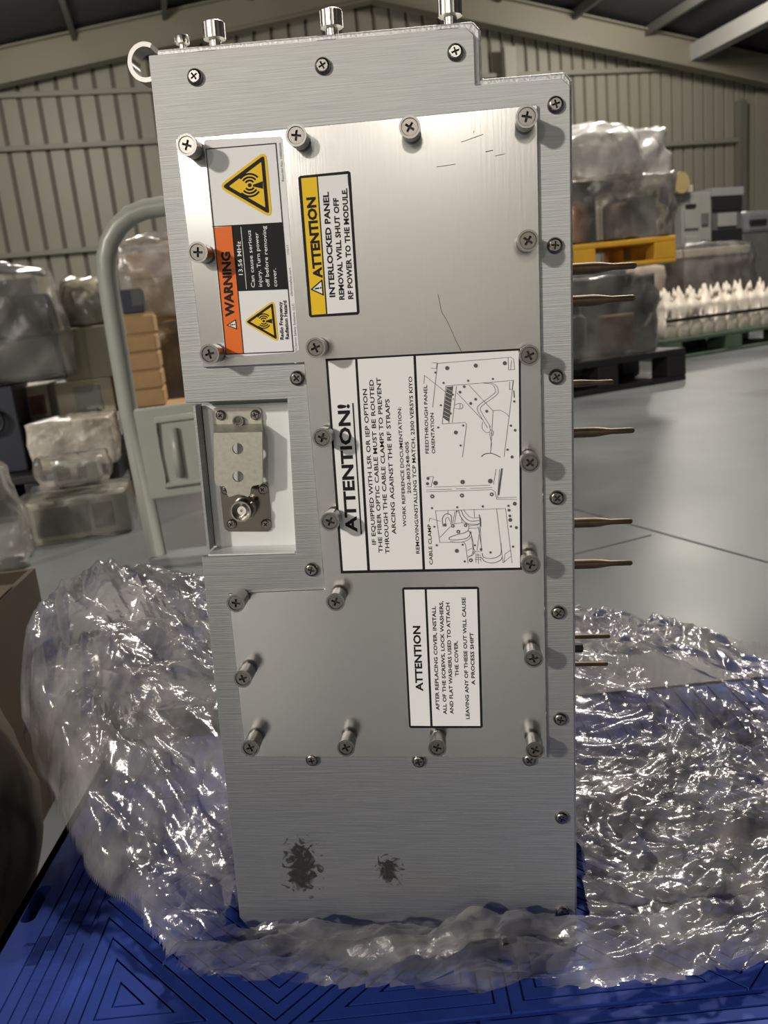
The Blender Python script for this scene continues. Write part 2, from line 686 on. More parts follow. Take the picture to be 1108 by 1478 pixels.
# chassis: slightly larger flange shows above the plate
flange = xz([(-145, 138.2), (10, 138.2), (13.6, 134), (13.6, 112.6), (53, 112.6), (56, 108.5), (56, -363), (-126, -363), (-146, -352), (-147, -120.4), (-94.6, -120.4), (-92.6, -34.6), (-147, -34.6)])
MB().prism(flange, .0031, .0195).build('chassis_flange', m_edge, module, bevel=.0012)
body = xz([(-146, 137), (9, 137), (12, 134), (12, 111), (53, 111), (55, 108.5), (55, -362), (-128, -362), (-146, -352)])
MB().prism(body, .0198, .150).build('chassis', m_plate, module, uv=True, bevel=.001)
# recess back panel and its edge strip
rec = [bl(287.5, 586, -.0175), bl(424, 580, -.0175), bl(440, 800, -.0175), bl(304, 789, -.0175)]
MB().prism(rec, .0172, .0188).build('recess_panel', m_white, module)
e1 = [bl(283, 584, -.012), bl(286.5, 584, -.012), bl(307, 790, -.012), bl(303.5, 790, -.012)]
MB().prism(e1, .006, .0170).build('recess_edge', m_plate, module, uv=True)
e2 = [bl(287.5, 586, -.016), bl(290.5, 586, -.016), bl(310, 788, -.016), bl(307, 788, -.016)]
MB().prism(e2, .0160, .0171).build('recess_gap', m_dark, module)
# ledge at the foot of the recess
lg = MB()
lg.add([(*[bl(300, 803, 0)[0]], .0005, UV(0, -119.2)[1]), (bl(424, 797)[0] + .0005, .0005, UV(0, -119.2)[1]), (bl(424, 797)[0] + .0005, .0171, UV(0, -119.2)[1]), (bl(300, 803)[0], .0171, UV(0, -119.2)[1]),
        (bl(300, 803)[0], .0005, UV(0, -120.6)[1]), (bl(424, 797)[0] + .0005, .0005, UV(0, -120.6)[1]), (bl(424, 797)[0] + .0005, .0171, UV(0, -120.6)[1]), (bl(300, 803)[0], .0171, UV(0, -120.6)[1])],
       [(0, 1, 2, 3), (7, 6, 5, 4), (0, 4, 5, 1), (1, 5, 6, 2), (2, 6, 7, 3), (3, 7, 4, 0)])
lg.build('recess_ledge', m_white, module)

# interlocked cover: one sheet round the recess
CT = .002
cover = xz([(-138.4, 95.5), (39.0, 98.0), (39.3, -242.8), (-134.3, -241.3), (-134.6, -141.2), (-80.2, -140.3), (-82.2, -17.0), (-136.0, -16.8)])
MB().prism(cover, -CT, -.0001).build('cover', m_cover, module, uv=True, bevel=.0003, seg=1)


def cross(r, t):
    return [(t, t), (r, t), (r, -t), (t, -t), (t, -r), (-t, -r), (-t, -t), (-r, -t), (-r, t), (-t, t), (-t, r), (t, r)]


def screw_face(mb, rad, y, r, t, deep, n=24):
    """disc facing -y with a real cross recess"""
    cr = cross(r, t)
    v, f = tri_holes(circ((0, 0), rad, n), [cr])
    mb.add([(a, y, b) for a, b in v], f)
    k_ = len(cr)
    mb.add([(a, y, b) for a, b in cr] + [(a * .75, y + deep, b * .75) for a, b in cr],
           [((i + 1) % k_, i, i + k_, (i + 1) % k_ + k_) for i in range(k_)] + [tuple(range(k_, 2 * k_))])


# captive thumb screws: knurled sleeve, collar and the screw inside
SH = .0135
m_ = MB()
m_.lathe([(.0036, 0), (.0036, .0022), (.0046, .0030), (.0047, .0120), (.0050, .0124), (.0050, SH), (.0040, SH), (.0040, SH - .0008)], 40, axis='-y', knurl=.025)
m_.f.pop()
sleeve_me = m_.mesh('sleeve')
sleeve_me.materials.append(m_steel2)
sleeve_me.shade_smooth()
sleeve_me.set_sharp_from_angle(angle=R(35))
m_ = MB()
screw_face(m_, .0038, -(SH - .0006), .0024, .00055, .0016)
core_me = m_.mesh('screw_core')
core_me.materials.append(m_steel)
m_ = MB()
m_.prism([(a * .72, b * .72) for a, b in cross(.0024, .00055)], -(SH - .0019), -(SH - .0022))
slot_me = m_.mesh('cross_slot')
slot_me.materials.append(m_dark)

CAPT = [(269, 209), (427, 195), (591, 183), (760, 168), (285, 364), (762, 347), (302, 511), (455, 502), (764, 513), (465, 632), (765, 668),
        (476, 753), (766, 815), (340, 871), (484, 869), (770, 951), (350, 980), (361, 1080), (499, 1080), (631, 1080), (772, 1083)]
rnd = random.Random(4)


def part(name, me, parent, loc, ry=0.0):
    o = bpy.data.objects.new(name, me)
    COL.objects.link(o)
    o.parent = parent
    o.location = loc
    o.rotation_euler = (0, ry, 0)
    return o


for (x, y) in CAPT:
    a, b = bl(x, y, CT + SH)
    s_ = part('captive_screw', sleeve_me, module, (a, -CT, b))
    c_ = part('screw_core', core_me, s_, (0, 0, 0), rnd.uniform(0, 1.5))
    part('cross_slot', slot_me, s_, (0, 0, 0), c_.rotation_euler.y)

# pan head screws of the front plate
m_ = MB()
pr = [(.0040, 0), (.0040, .0007), (.0037, .0016), (.0030, .0023), (.0026, .00245)]
m_.lathe(pr, 24, axis='-y')
m_.f.pop()
screw_face(m_, .0026, -.00245, .0019, .00042, .0013, 24)
pan_me = m_.mesh('pan_head_screw')
pan_me.materials.append(m_steel)
pan_me.shade_smooth()
pan_me.set_sharp_from_angle(angle=R(38))
m_ = MB()
m_.prism([(a * .75, b * .75) for a, b in cross(.0019, .00042)], -.00125, -.0010)
pslot_me = m_.mesh('cross_slot')
pslot_me.materials.append(m_dark)
PAN = [(280, 110), (465, 94), (657, 74), (802, 150), (801, 354), (428, 546), (803, 544), (804, 719), (449, 823), (806, 885), (809, 1039), (450, 1098),
       (604, 1100), (764, 1098), (811, 1182), (812, 1319)]
for (x, y) in PAN:
    a, b = bl(x, y, .002)
    s_ = part('pan_head_screw', pan_me, module, (a, 0, b), rnd.uniform(0, 1.5))
    part('cross_slot', pslot_me, s_, (0, 0, 0))

# thumb screws on the top edge
for (x, y, r, h, dp) in ((263, 60, .0034, .0052, .012), (309, 47, .0054, .0092, .012), (478, 30, .0054, .0092, .012), (649, 12, .0056, .0100, .012)):
    a, b = bl(x, y, -dp)
    base = UV(0, 138.2)[1]
    m_ = MB()
    m_.lathe([(r * .55, base), (r * .55, b - h / 2 + .001), (r, b - h / 2 + .0014), (r, b + h / 2 - .0005), (r * .9, b + h / 2)], 36, (0, 0, 0), knurl=.04)
    m_.build('thumb_screw', mat('thumb_screw_steel', (.66, .64, .59), .36, 1.0), module, loc=(a, dp, 0), auto=35)

# bent lifting loop at the top left corner
ctr = bl(217, 96, -.03)
m_ = MB()
path, n_ = [], 22
v, f = [], []
for i in range(n_):
    a_ = R(60 + 240 * i / (n_ - 1))
    for rr, yy in ((.0092, .022), (.0092, .034), (.0070, .034), (.0070, .022)):
        v.append((ctr[0] + rr * math.cos(a_), yy, ctr[1] + rr * 1.05 * math.sin(a_)))
for i in range(n_ - 1):
    for q_ in range(4):
        f.append((i * 4 + q_, i * 4 + (q_ + 1) % 4, (i + 1) * 4 + (q_ + 1) % 4, (i + 1) * 4 + q_))
m_.add(v, f)
m_.add(v[:4], [(0, 1, 2, 3)])
m_.add(v[-4:], [(0, 1, 2, 3)])
m_.build('lifting_loop', m_steel2, module, auto=40)

# contact pins on the right side
for (y, xe, xf, rf, rt, dp) in ((383, 918, 868, .0032, .0018, .045), (430, 916, 866, .0032, .0018, .045), (551, 885, 846, .0022, .0014, .060), (621, 915, 866, .0030, .0017, .050),
                                (752, 912, 866, .0030, .0017, .050), (812, 912, 866, .0030, .0017, .050), (918, 880, 836, .0018, .0014, .055), (958, 877, 836, .0018, .0014, .055)):
    x0 = UV(54.6, 0)[0]
    xe_, zz = bl(xe, y, -dp)
    xf_, _z = bl(xf, y, -dp)
    m_ = MB()
    if xf < 840:
        pr = [(rt, x0), (rt, xe_ - .0008), (rt * .6, xe_)]
    else:
        pr = [(rf, x0), (rf, xf_ - .004), (rf * .92, xf_ - .001), (rt, xf_ + .006), (rt, xe_ - .001), (rt * .6, xe_)]
    m_.lathe(pr, 16, axis='x')
    o = m_.build('contact_pin', m_brass, module, loc=(0, dp, zz), auto=50)
xe_, zz = bl(841, 935, -.05)
m_ = MB()
m_.lathe([(.0028, UV(54.6, 0)[0]), (.0028, xe_ - .0008), (.0022, xe_)], 6, axis='x')
m_.build('locating_stud', m_dark, module, loc=(0, .05, zz))

# --- recess: bracket, connector plate, connector


def z8(x, y, off):
    return bl(280 + x / 6.72, 580 + y / 6.72, off)


m_brk = mat('chromated_bracket', (0.47, 0.45, 0.38), .42, .55, var=.12, vscale=420)
m_brk2 = m_brk
o1 = -.0158
fl = [z8(175, 85, o1), z8(195, 60, o1), z8(630, 58, o1), z8(652, 80, o1), z8(660, 215, o1), z8(190, 222, o1)]
MB().prism(fl, .0150, .0170).build('bracket_flange', m_brk2, module)
of = -.0060
outer = [z8(*p, of) for p in [(195, 300), (664, 290), (668, 780), (650, 798), (575, 812), (555, 830), (548, 895), (525, 920), (490, 905), (440, 893), (390, 905), (345, 920), (325, 895), (318, 845), (298, 818), (232, 810), (205, 780)]]
hole1 = circ(z8(428, 452, of), .0031, 22)
hole2 = circ(z8(431, 722, of), .0031, 22)
m_ = MB()
plate(m_, outer, [hole1, hole2], .0050, .0068)
# the bend between flange and face
A, B2 = z8(192, 215, o1), z8(660, 208, o1)
C2, D2 = z8(664, 292, of), z8(195, 302, of)
m_.add([(A[0], .0152, A[1]), (B2[0], .0152, B2[1]), (C2[0], .0050, C2[1]), (D2[0], .0050, D2[1]), (A[0], .0170, A[1] - .001), (B2[0], .0170, B2[1] - .001), (C2[0], .0068, C2[1] - .001), (D2[0], .0068, D2[1] - .001)],
       [(0, 1, 2, 3), (7, 6, 5, 4), (0, 4, 7, 3), (1, 2, 6, 5)])
brk = m_.build('cable_bracket', m_brk, module)
o2 = -.0162
cp = [(262, 790), (700, 780), (716, 800), (750, 1215), (740, 1242), (715, 1256), (335, 1256), (302, 1235), (290, 1205), (250, 810)]
MB().prism([z8(*p, o2) for p in cp], .0160, .0171).build('connector_plate', m_nickel, module)
for (x, y) in ((255, 132), (590, 130), (303, 860), (660, 855), (357, 1192), (690, 1192)):
    a, b = z8(x, y, -.0135)
    s_ = part('pan_head_screw', pan_me, module, (a, .0150 if y < 300 else .0160, b), rnd.uniform(0, 1.5))
    s_.scale = (.72, .8, .72)
    part('cross_slot', pslot_me, s_, (0, 0, 0))
a, b = z8(430, 185, -.014)
s_ = part('set_screw', sleeve_me, module, (a, .0150, b))
s_.scale = (.62, .18, .62)
part('cross_slot', slot_me, s_, (0, 0, 0))
# coaxial connector
a, b = z8(455, 1062, -.006)
m_ = MB()
m_.lathe([(.0066, 0), (.0066, .002), (.0058, .0024), (.0058, .0108), (.0050, .0108), (.0050, .002), (.0001, .002)], 32, axis='-y')
cx_ = m_.build('coaxial_connector', mat('nickel', (.42, .40, .36), .2, 1.0), module, loc=(a, .0160, b), auto=40)
m_ = MB()
m_.lathe([(.0025, .002), (.0025, .0085), (.0009, .0085), (.0009, .0070), (.0001, .0070)], 20, axis='-y')
m_.build('insulator', mat('white_insulator', (.75, .73, .68), .5), cx_, auto=40)
m_ = MB()
m_.lathe([(.0009, 0), (.0009, .0016)], 10, axis='z')
for sg in (1, -1):
    m_.lathe([(.0010, .0058), (.0010, .0074), (.0006, .0078)], 10, (0, -.006, 0), axis='x') if sg == 1 else None
m_.v = m_.v[20:]
m_.f = [tuple(i - 20 for i in q) for q in m_.f if min(q) >= 20]
st = m_.build('bayonet_stud', m_nickel, cx_)
st.rotation_euler = (0, R(-35), 0)

# --- labels -----------------------------------------------------------------
m_lw = mat('label_white', (0.88, 0.88, 0.87), .5, spec=.3)
m_lk = mat('label_black', (0.008, 0.008, 0.009), .6, spec=.25)
m_ly = mat('label_yellow', (0.90, 0.58, 0.012), .5, spec=.3)
m_lo = mat('label_orange', (0.86, 0.17, 0.018), .5, spec=.3)
m_lg = mat('label_grey', (0.10, 0.10, 0.10), .4)
DG = bpy.context.evaluated_depsgraph_get


class Print:
    """flat print on one label, in zoom coordinates of the photograph"""

    def __init__(self, x0, y0, sc, off):
        self.x0, self.y0, self.sc, self.off = x0, y0, sc, off
        self.mb = {}
        self.lines = []

    def pt(self, p):
        return bl(self.x0 + p[0] / self.sc, self.y0 + p[1] / self.sc, self.off)

    def get(self, c):
        return self.mb.setdefault(c, MB())

    def poly2(self, c, pts, lay):
        y = -(self.off + lay * .00006)
        ar = sum(pts[i][0] * pts[(i + 1) % len(pts)][1] - pts[(i + 1) % len(pts)][0] * pts[i][1] for i in range(len(pts)))
        if ar < 0:
            pts = pts[::-1]
        self.get(c).add([(a, y, b) for a, b in pts], [tuple(range(len(pts)))])

    def poly(self, c, pts, lay=1):
        self.poly2(c, [self.pt(p) for p in pts], lay)

    def line(self, c, pts, w, lay=2, closed=False):
        """polyline of width w (zoom pixels)"""
        q = [np.array(p, float) for p in pts]
        n = len(q)
        for i in range(n if closed else n - 1):
            a, b = q[i], q[(i + 1) % n]
            d = b - a
            L = np.linalg.norm(d)
            if L < 1e-6:
                continue
            d /= L
            nn = np.array([-d[1], d[0]]) * w / 2
            e = d * w * .4
            self.poly(c, [a - e + nn, b + e + nn, b + e - nn, a - e - nn], lay)

    def dot(self, c, p, r, lay=2, n=10):
        self.poly(c, circ(p, r, n), lay)

    def curve(self, c, pts, w, lay=2, n=6):
        q = [np.array(p, float) for p in pts]
        q = [2 * q[0] - q[1]] + q + [2 * q[-1] - q[-2]]
        out = []
        for i in range(1, len(q) - 2):
            for t in np.linspace(0, 1, n, endpoint=False):
                out.append(.5 * (2 * q[i] + (q[i + 1] - q[i - 1]) * t + (2 * q[i - 1] - 5 * q[i] + 4 * q[i + 1] - q[i + 2]) * t * t + (3 * q[i] - q[i - 1] - 3 * q[i + 1] + q[i + 2]) * t ** 3))
        out.append(q[-2])
        self.line(c, out, w, lay)

    def text(self, c, s, A, B, cap, lay=3, bold=.018):
        cu = bpy.data.curves.new('t', 'FONT')
        cu.body = s
        cu.size = 1
        cu.offset = bold
        cu.resolution_u = 2
        cu.fill_mode = 'FRONT'
        o = bpy.data.objects.new('t', cu)
        COL.objects.link(o)
        dg = DG()
        dg.update()
        me = bpy.data.meshes.new_from_object(o.evaluated_get(dg))
        co = np.array([v.co[:] for v in me.vertices])
        fs = [tuple(p.vertices) for p in me.polygons]
        bpy.data.objects.remove(o)
        bpy.data.curves.remove(cu)
        bpy.data.meshes.remove(me)
        a, b = np.array(self.pt(A)), np.array(self.pt(B))
        d = b - a
        L = np.linalg.norm(d)
        d /= L
        up = np.array([-d[1], d[0]])
        x0, x1 = co[:, 0].min(), co[:, 0].max()
        sx = L / (x1 - x0)
        sy = (cap / self.sc) * (BD / F) * .985 / .70
        y = -(self.off + lay * .00006)
        pts = a + np.outer((co[:, 0] - x0) * sx, d) + np.outer(co[:, 1] * sy, up)
        self.lines.append((c, MB().add([(p[0], y, p[1]) for p in pts], fs)))

    def build(self, parent, names):
        for c, (nm, m) in names.items():
            if c in self.mb:
                self.mb[c].build(nm, m, parent)
        for c, m_ in self.lines:
            m_.build('text_line', names[c][1], parent)


def sticker(name, pr, pts, col):
    """the label itself: a thin real sheet"""
    MBx = MB()
    MBx.prism([pr.pt(p) for p in pts], -(pr.off), -(pr.off - .00018))
    return MBx.build(name, col, module)


def rtri(a, b, c, r, n=5):
    """triangle with rounded corners"""
    out = []
    V = [np.array(a, float), np.array(b, float), np.array(c, float)]
    for i in range(3):
        p, q, s_ = V[i - 1], V[i], V[(i + 1) % 3]
        d1, d2 = unit(p - q), unit(s_ - q)
        s0, s1 = q + d1 * r, q + d2 * r
        for t in np.linspace(0, 1, n):
            out.append((1 - t) ** 2 * s0 + 2 * t * (1 - t) * q + t * t * s1)
    return out


def hazard(pr, A, B, C, dot, k, lay=3):
    """yellow radio hazard triangle; apex A, far corners B, C"""
    cen = (np.array(A) + np.array(B) + np.array(C)) / 3.0
    sh = lambda t: [cen + (np.array(p, float) - cen) * t for p in (A, B, C)]
    pr.poly('y', rtri(*A_(A, B, C), 55 * k), lay)
    pr.poly('k', rtri(*sh(.86), 22 * k), lay + 1)
    pr.poly('y', rtri(*sh(.66), 5 * k), lay + 2)
    pr.dot('k', dot, 11 * k, lay + 3, 14)
    for sg in (-1, 1):
        for i, r in enumerate((26, 44, 62)):
            arc = []
            for t in np.linspace(-48, 48, 9):
                a_ = R(90 * sg + t - 5)
                arc.append((dot[0] + r * k * math.cos(a_), dot[1] + r * k * math.sin(a_)))
            pr.line('k', arc, 10 * k, lay + 3)
    pr.poly('k', [(dot[0] + 18 * k, dot[1] - 3 * k), (dot[0] + 72 * k, dot[1] - 22 * k), (dot[0] + 74 * k, dot[1] + 20 * k), (dot[0] + 18 * k, dot[1] + 7 * k)], lay + 3)


def A_(a, b, c):
    return (a, b, c)


def alert(pr, A, B, C, lay=3, fill='w', w=6):
    """safety alert triangle with exclamation mark; A apex, B and C the base"""
    pr.poly(fill, [A, B, C], lay)
    pr.line('k', [A, B, C], w, lay + 1, closed=True)
    base = (np.array(B, float) + np.array(C)) / 2
    ax = base - np.array(A, float)
    pr.line('k', [np.array(A) + ax * .36, np.array(A) + ax * .66], w * 1.2, lay + 1)
    pr.dot('k', np.array(A) + ax * .84, w * .7, lay + 1)


NAMES = dict(w=('white_print', m_lw), k=('black_print', m_lk), y=('yellow_print', m_ly), o=('orange_print', m_lo), g=('grey_print', m_lg))

# radio frequency warning label
pr = Print(250, 180, 3.8207, CT + .0002)
lab = sticker('warning_label', pr, [(168, 92), (180, 82), (590, 66), (602, 78), (692, 1240), (682, 1254), (300, 1284), (286, 1272)], m_lw)
lab['label'] = 'white warning label with yellow radio hazard triangles and an orange band'
pr.line('k', [(180, 135), (565, 103), (662, 1250), (291, 1266)], 5, 4, closed=True)
pr.poly('o', [(222, 568), (323, 558), (387, 1260), (290, 1265)], 1)
pr.poly('k', [(323, 556), (600, 540), (632, 905), (356, 916)], 1)
pr.line('k', [(216, 562), (600, 540)], 4, 4)
pr.line('k', [(323, 556), (387, 1260)], 4, 4)
pr.line('k', [(356, 916), (632, 905)], 4, 4)
for hz in (((243, 343), (512, 140), (546, 520), (422, 334), 1.0), ((384, 1088), (556, 964), (582, 1202), (499, 1083), .64)):
    hp = Print(250, 180, 3.8207, CT + .0002)
    hazard(hp, *hz)
    hp.build(lab, {'y': ('hazard_triangle', m_ly), 'k': ('radio_symbol', m_lk)})
pr.text('k', 'WARNING', (336, 1058), (311, 700), 47, bold=.045)
alert(pr, (298, 1106), (350, 1126), (343, 1076), lay=3, w=5)
pr.text('w', '13.56 MHz', (384, 828), (371, 642), 23, bold=.006)
pr.line('w', [(404, 905), (373, 565)], 3, 3)
pr.text('w', 'Can cause serious', (451, 897), (427, 582), 21, bold=.006)
pr.text('w', 'injury. Turn power', (491, 893), (468, 594), 21, bold=.006)
pr.text('w', 'off before removing', (532, 893), (510, 558), 21, bold=.006)
pr.text('w', 'cover.', (573, 893), (566, 792), 21, bold=.006)
pr.text('k', 'Radio Frequency', (608, 1185), (598, 975), 19, bold=.03)
pr.text('k', 'Radiation Hazard', (638, 1182), (623, 970), 19, bold=.03)
pr.text('g', 'Reorder No. 10005430', (610, 312), (594, 100), 12, bold=0)
pr.text('g', '17517', (638, 714), (634, 662), 10, bold=0)
pr.text('g', 'clarionsafety.com', (658, 944), (647, 790), 12, bold=0)
pr.text('g', '\u00a9Clarion Safety Systems, LLC', (684, 1254), (666, 986), 13, bold=0)
pr.build(lab, NAMES)

# interlock label
pr = Print(250, 180, 3.8207, CT + .0002)
lab = sticker('interlock_label', pr, [(688, 292), (700, 282), (966, 255), (977, 264), (1027, 1036), (1018, 1048), (758, 1063), (748, 1053)], m_lk)
lab['label'] = 'black framed attention label with a yellow heading band'
pr.poly('w', [(797, 287), (962, 272), (1012, 1032), (850, 1043)], 1)
pr.poly('y', [(705, 296), (790, 288), (842, 1043), (764, 1049)], 1)
pr.text('k', 'ATTENTION', (821, 846), (781, 398), 46, bold=.045)
alert(pr, (762, 908), (826, 938), (819, 858), lay=3, w=7)
pr.text('k', 'INTERLOCKED PANEL', (892, 950), (855, 370), 30, bold=.034)
pr.text('k', 'REMOVAL WILL SHUT OFF', (943, 965), (909, 403), 27, bold=.034)
pr.text('k', 'RF POWER TO THE MODULE.', (992, 961), (957, 350), 27, bold=.034)
pr.line('g', [(966, 334), (962, 280)], 5, 3)
pr.build(lab, NAMES)

# cable routing label with its line drawings
pr = Print(460, 500, 3.4625, CT + .0002)
lab = sticker('routing_label', pr, [(33, 62), (1008, 10), (1017, 1117), (110, 1135)], m_lk)
lab['label'] = 'large white attention label with cable routing drawings'
pr.poly('w', [(46, 72), (181, 65), (242, 1118), (121, 1121)], 1)
pr.poly('w', [(193, 64), (472, 48), (518, 1113), (256, 1118)], 1)
pr.poly('w', [(485, 48), (998, 21), (1005, 1105), (531, 1113)], 1)
pr.text('k', 'ATTENTION!', (191, 928), (150, 288), 58, bold=.034)
pr.line('k', [(212, 935), (170, 286)], 7, 3)
for s_, a_, b_, c_ in (('IF EQUIPPED WITH LSR OR IEP OPTION', (286, 990), (239, 212), 21), ('THE FIBER OPTIC CABLE MUST BE ROUTED', (319, 1030), (272, 165), 21),
                       ('THROUGH THE CABLE CLAMPS TO PREVENT', (353, 1035), (308, 155), 21), ('ARCING AGAINST THE RF STRAPS', (386, 938), (351, 262), 21),
                       ('WORK REFERENCE DOCUMENTATION:', (437, 900), (410, 303), 17), ('202-803248-005', (460, 735), (447, 475), 17),
                       ('REMOVING/INSTALLING TCP MATCH, 2300 VERSYS KIYO', (503, 1035), (465, 150), 18),
                       ('FEEDTHROUGH PANEL', (549, 535), (540, 192), 17), ('ORIENTATION', (581, 535), (573, 332), 17), ('CABLE CLAMP', (569, 1090), (559, 888), 17)):
    pr.text('k', s_, a_, b_, c_, bold=.016)
pr.build(lab, NAMES)


def z67(p, top):
    """zoom of the drawing areas -> coordinates of the routing label print"""
    return ((600 + p[0] / 6.925 - 460) * 3.4625, ((510 if top else 660) + p[1] / 6.925 - 500) * 3.4625)


d6 = lambda *p: [z67(q, True) for q in p]
d7 = lambda *p: [z67(q, False) for q in p]
L = pr = Print(460, 500, 3.4625, CT + .0002)
T = 2.0
# upper drawing
for seq in (((215, 100), (950, 38), (975, 60), (985, 160)), ((215, 100), (167, 540)), ((80, 300), (85, 220), (295, 385)), ((300, 325), (975, 270)), ((300, 325), (262, 705), (490, 690), (505, 710), (465, 1035)),
            ((410, 395), (660, 660)), ((530, 318), (770, 575)), ((405, 330), (362, 690)), ((770, 575), (745, 1000)), ((975, 270), (880, 1030)), ((735, 800), (755, 900), (745, 990)),
            ((365, 325), (330, 700)), ((165, 95), (210, 95), (205, 150), (150, 150)), ((920, 45), (925, 165), (985, 160)), ((955, 70), (945, 160)), ((970, 275), (960, 360), (935, 362), (935, 285))):
    pr.line('k', d6(*seq), T, 4)
pr.curve('k', d6((680, 298), (760, 310), (795, 370), (770, 410), (650, 500), (615, 540), (625, 590), (715, 745)), T, 4)
pr.curve('k', d6((740, 292), (800, 320), (822, 375), (800, 420), (690, 500), (645, 545), (655, 590), (745, 735)), T, 4)
pr.curve('k', d6((770, 572), (840, 570), (900, 600), (930, 635)), T, 4)
pr.curve('k', d6((655, 1030), (690, 1005), (760, 1000), (840, 1035)), 4, 4)
pr.curve('k', d6((665, 690), (660, 745), (700, 790), (740, 780), (735, 720)), T, 4)
pr.curve('k', d6((740, 760), (770, 780), (765, 820), (745, 790)), T, 4)
pr.curve('k', d6((380, 520), (430, 500), (465, 510), (465, 545), (430, 555), (380, 545)), T, 4)
pr.line('k', d6((440, 505), (440, 555)), T, 4)
hat = [z67(p, True) for p in ((308, 335), (372, 330), (330, 690), (270, 640))]
pr.poly('g', hat, 3)
for i in range(9):
    a_ = np.array((306, 350)) + np.array((-4.0, 38)) * i
    pr.line('w', d6(tuple(a_), tuple(a_ + (58, -34 + 64))), 1.6, 5)
for p, r_ in (((312, 147), 21), ((597, 122), 21), ((887, 98), 21), ((398, 790), 20), ((195, 192), 11), ((275, 295), 11), ((249, 518), 11), ((222, 740), 11), ((522, 273), 11), ((768, 255), 11), ((472, 720), 11), ((446, 920), 11),
              ((482, 332), 14), ((440, 387), 14), ((596, 458), 14), ((547, 500), 15), ((707, 578), 15), ((366, 412), 12), ((345, 600), 12), ((948, 722), 12), ((915, 962), 12), ((982, 480), 12), ((990, 768), 14), ((372, 455), 6), ((960, 1035), 16)):
    pr.dot('k', z67(p, True), r_ * .5, 5)
pr.line('k', d6((978, 375), (982, 440)), 5, 4)
# lower drawing
for seq in (((105, 295), (150, 295), (175, 195), (130, 192)), ((105, 345), (760, 322)), ((180, 297), (740, 278)), ((105, 325), (360, 318)), ((400, 316), (500, 312)), ((540, 310), (760, 302)), ((775, 270), (800, 118)),
            ((835, 120), (815, 400)), ((760, 322), (790, 345), (808, 420), (1010, 420)), ((815, 405), (1005, 398)), ((195, 535), (895, 512), (960, 1055)), ((195, 535), (238, 850), (480, 848), (495, 870), (520, 1060)),
            ((130, 640), (140, 608), (245, 640)), ((240, 800), (345, 690)), ((805, 515), (870, 1055)), ((870, 1055), (945, 990)), ((880, 1040), (890, 965), (940, 930)), ((635, 590), (655, 940)), ((620, 690), (660, 930)),
            ((640, 700), (610, 930)), ((530, 685), (630, 675)), ((530, 708), (630, 705)), ((550, 740), (575, 970)), ((390, 540), (365, 670)), ((405, 540), (385, 665)), ((580, 520), (585, 600)), ((455, 600), (460, 655)), ((320, 530), (318, 575)),
            ((515, 930), (560, 905)), ((520, 1000), (570, 975)), ((580, 945), (650, 940)), ((600, 975), (640, 975), (650, 1040)), ((595, 1000), (640, 1000)), ((590, 1020), (645, 1020)), ((600, 960), (600, 1050)), ((620, 960), (625, 1060))):
    pr.line('k', d7(*seq), T, 4)
pr.line('k', d7((858, 118), (825, 370)), 9, 4)
for sq, w_ in ((((270, 690), (265, 610), (300, 565), (345, 575), (355, 610), (350, 670)), 3), (((300, 690), (295, 620), (320, 600), (340, 640)), T), (((425, 530), (450, 600), (510, 660), (600, 670), (632, 660)), 3), (((450, 525), (480, 590), (540, 635), (630, 632)), 3),
               (((475, 522), (510, 570), (560, 605), (630, 602)), T), (((630, 575), (645, 620), (648, 690)), 4), (((335, 800), (400, 775), (480, 755), (525, 735), (540, 770), (500, 810), (400, 825), (335, 820), (335, 800)), 3),
               (((340, 840), (430, 850), (520, 825), (555, 780), (540, 740)), T), (((380, 665), (460, 655), (520, 670), (528, 705), (515, 740)), T), (((555, 780), (575, 880), (560, 970), (520, 990)), T),
               (((660, 960), (680, 1000), (760, 1010), (830, 985), (850, 950), (850, 860)), 3), (((655, 1000), (690, 1040), (770, 1055), (840, 1030), (860, 1000)), 3), (((570, 900), (590, 940), (575, 970)), T)):
    pr.curve('k', d7(*sq), w_, 4)
for p, r_ in (((195, 257), 23), ((466, 246), 23), ((743, 237), 24), ((163, 390), 21), ((459, 381), 21), ((757, 370), 20), ((987, 463), 20), ((408, 934), 20), ((160, 507), 11), ((412, 498), 11), ((667, 490), 12), ((924, 484), 12), ((184, 693), 10), ((207, 878), 11), ((466, 872), 11),
              ((487, 1040), 11), ((970, 892), 12), ((589, 878), 10), ((745, 950), 12), ((930, 528), 15), ((938, 585), 14), ((942, 625), 20), ((948, 690), 12), ((1003, 702), 16), ((120, 210), 16), ((115, 263), 16), ((368, 685), 18), ((495, 680), 17), ((423, 742), 19), ((548, 1028), 20), ((408, 540), 9), ((650, 920), 13), ((290, 675), 16)):
    pr.dot('k', z67(p, False), r_ * .5, 5)
for p in ((368, 685), (495, 680), (423, 742), (459, 381), (757, 370), (163, 390), (548, 1028)):
    pr.dot('w', z67(p, False), 3.2, 6)
pr.build(lab, {'k': ('line_drawing', m_lg), 'g': ('hatching', m_lg), 'w': ('highlight_print', m_lw)})

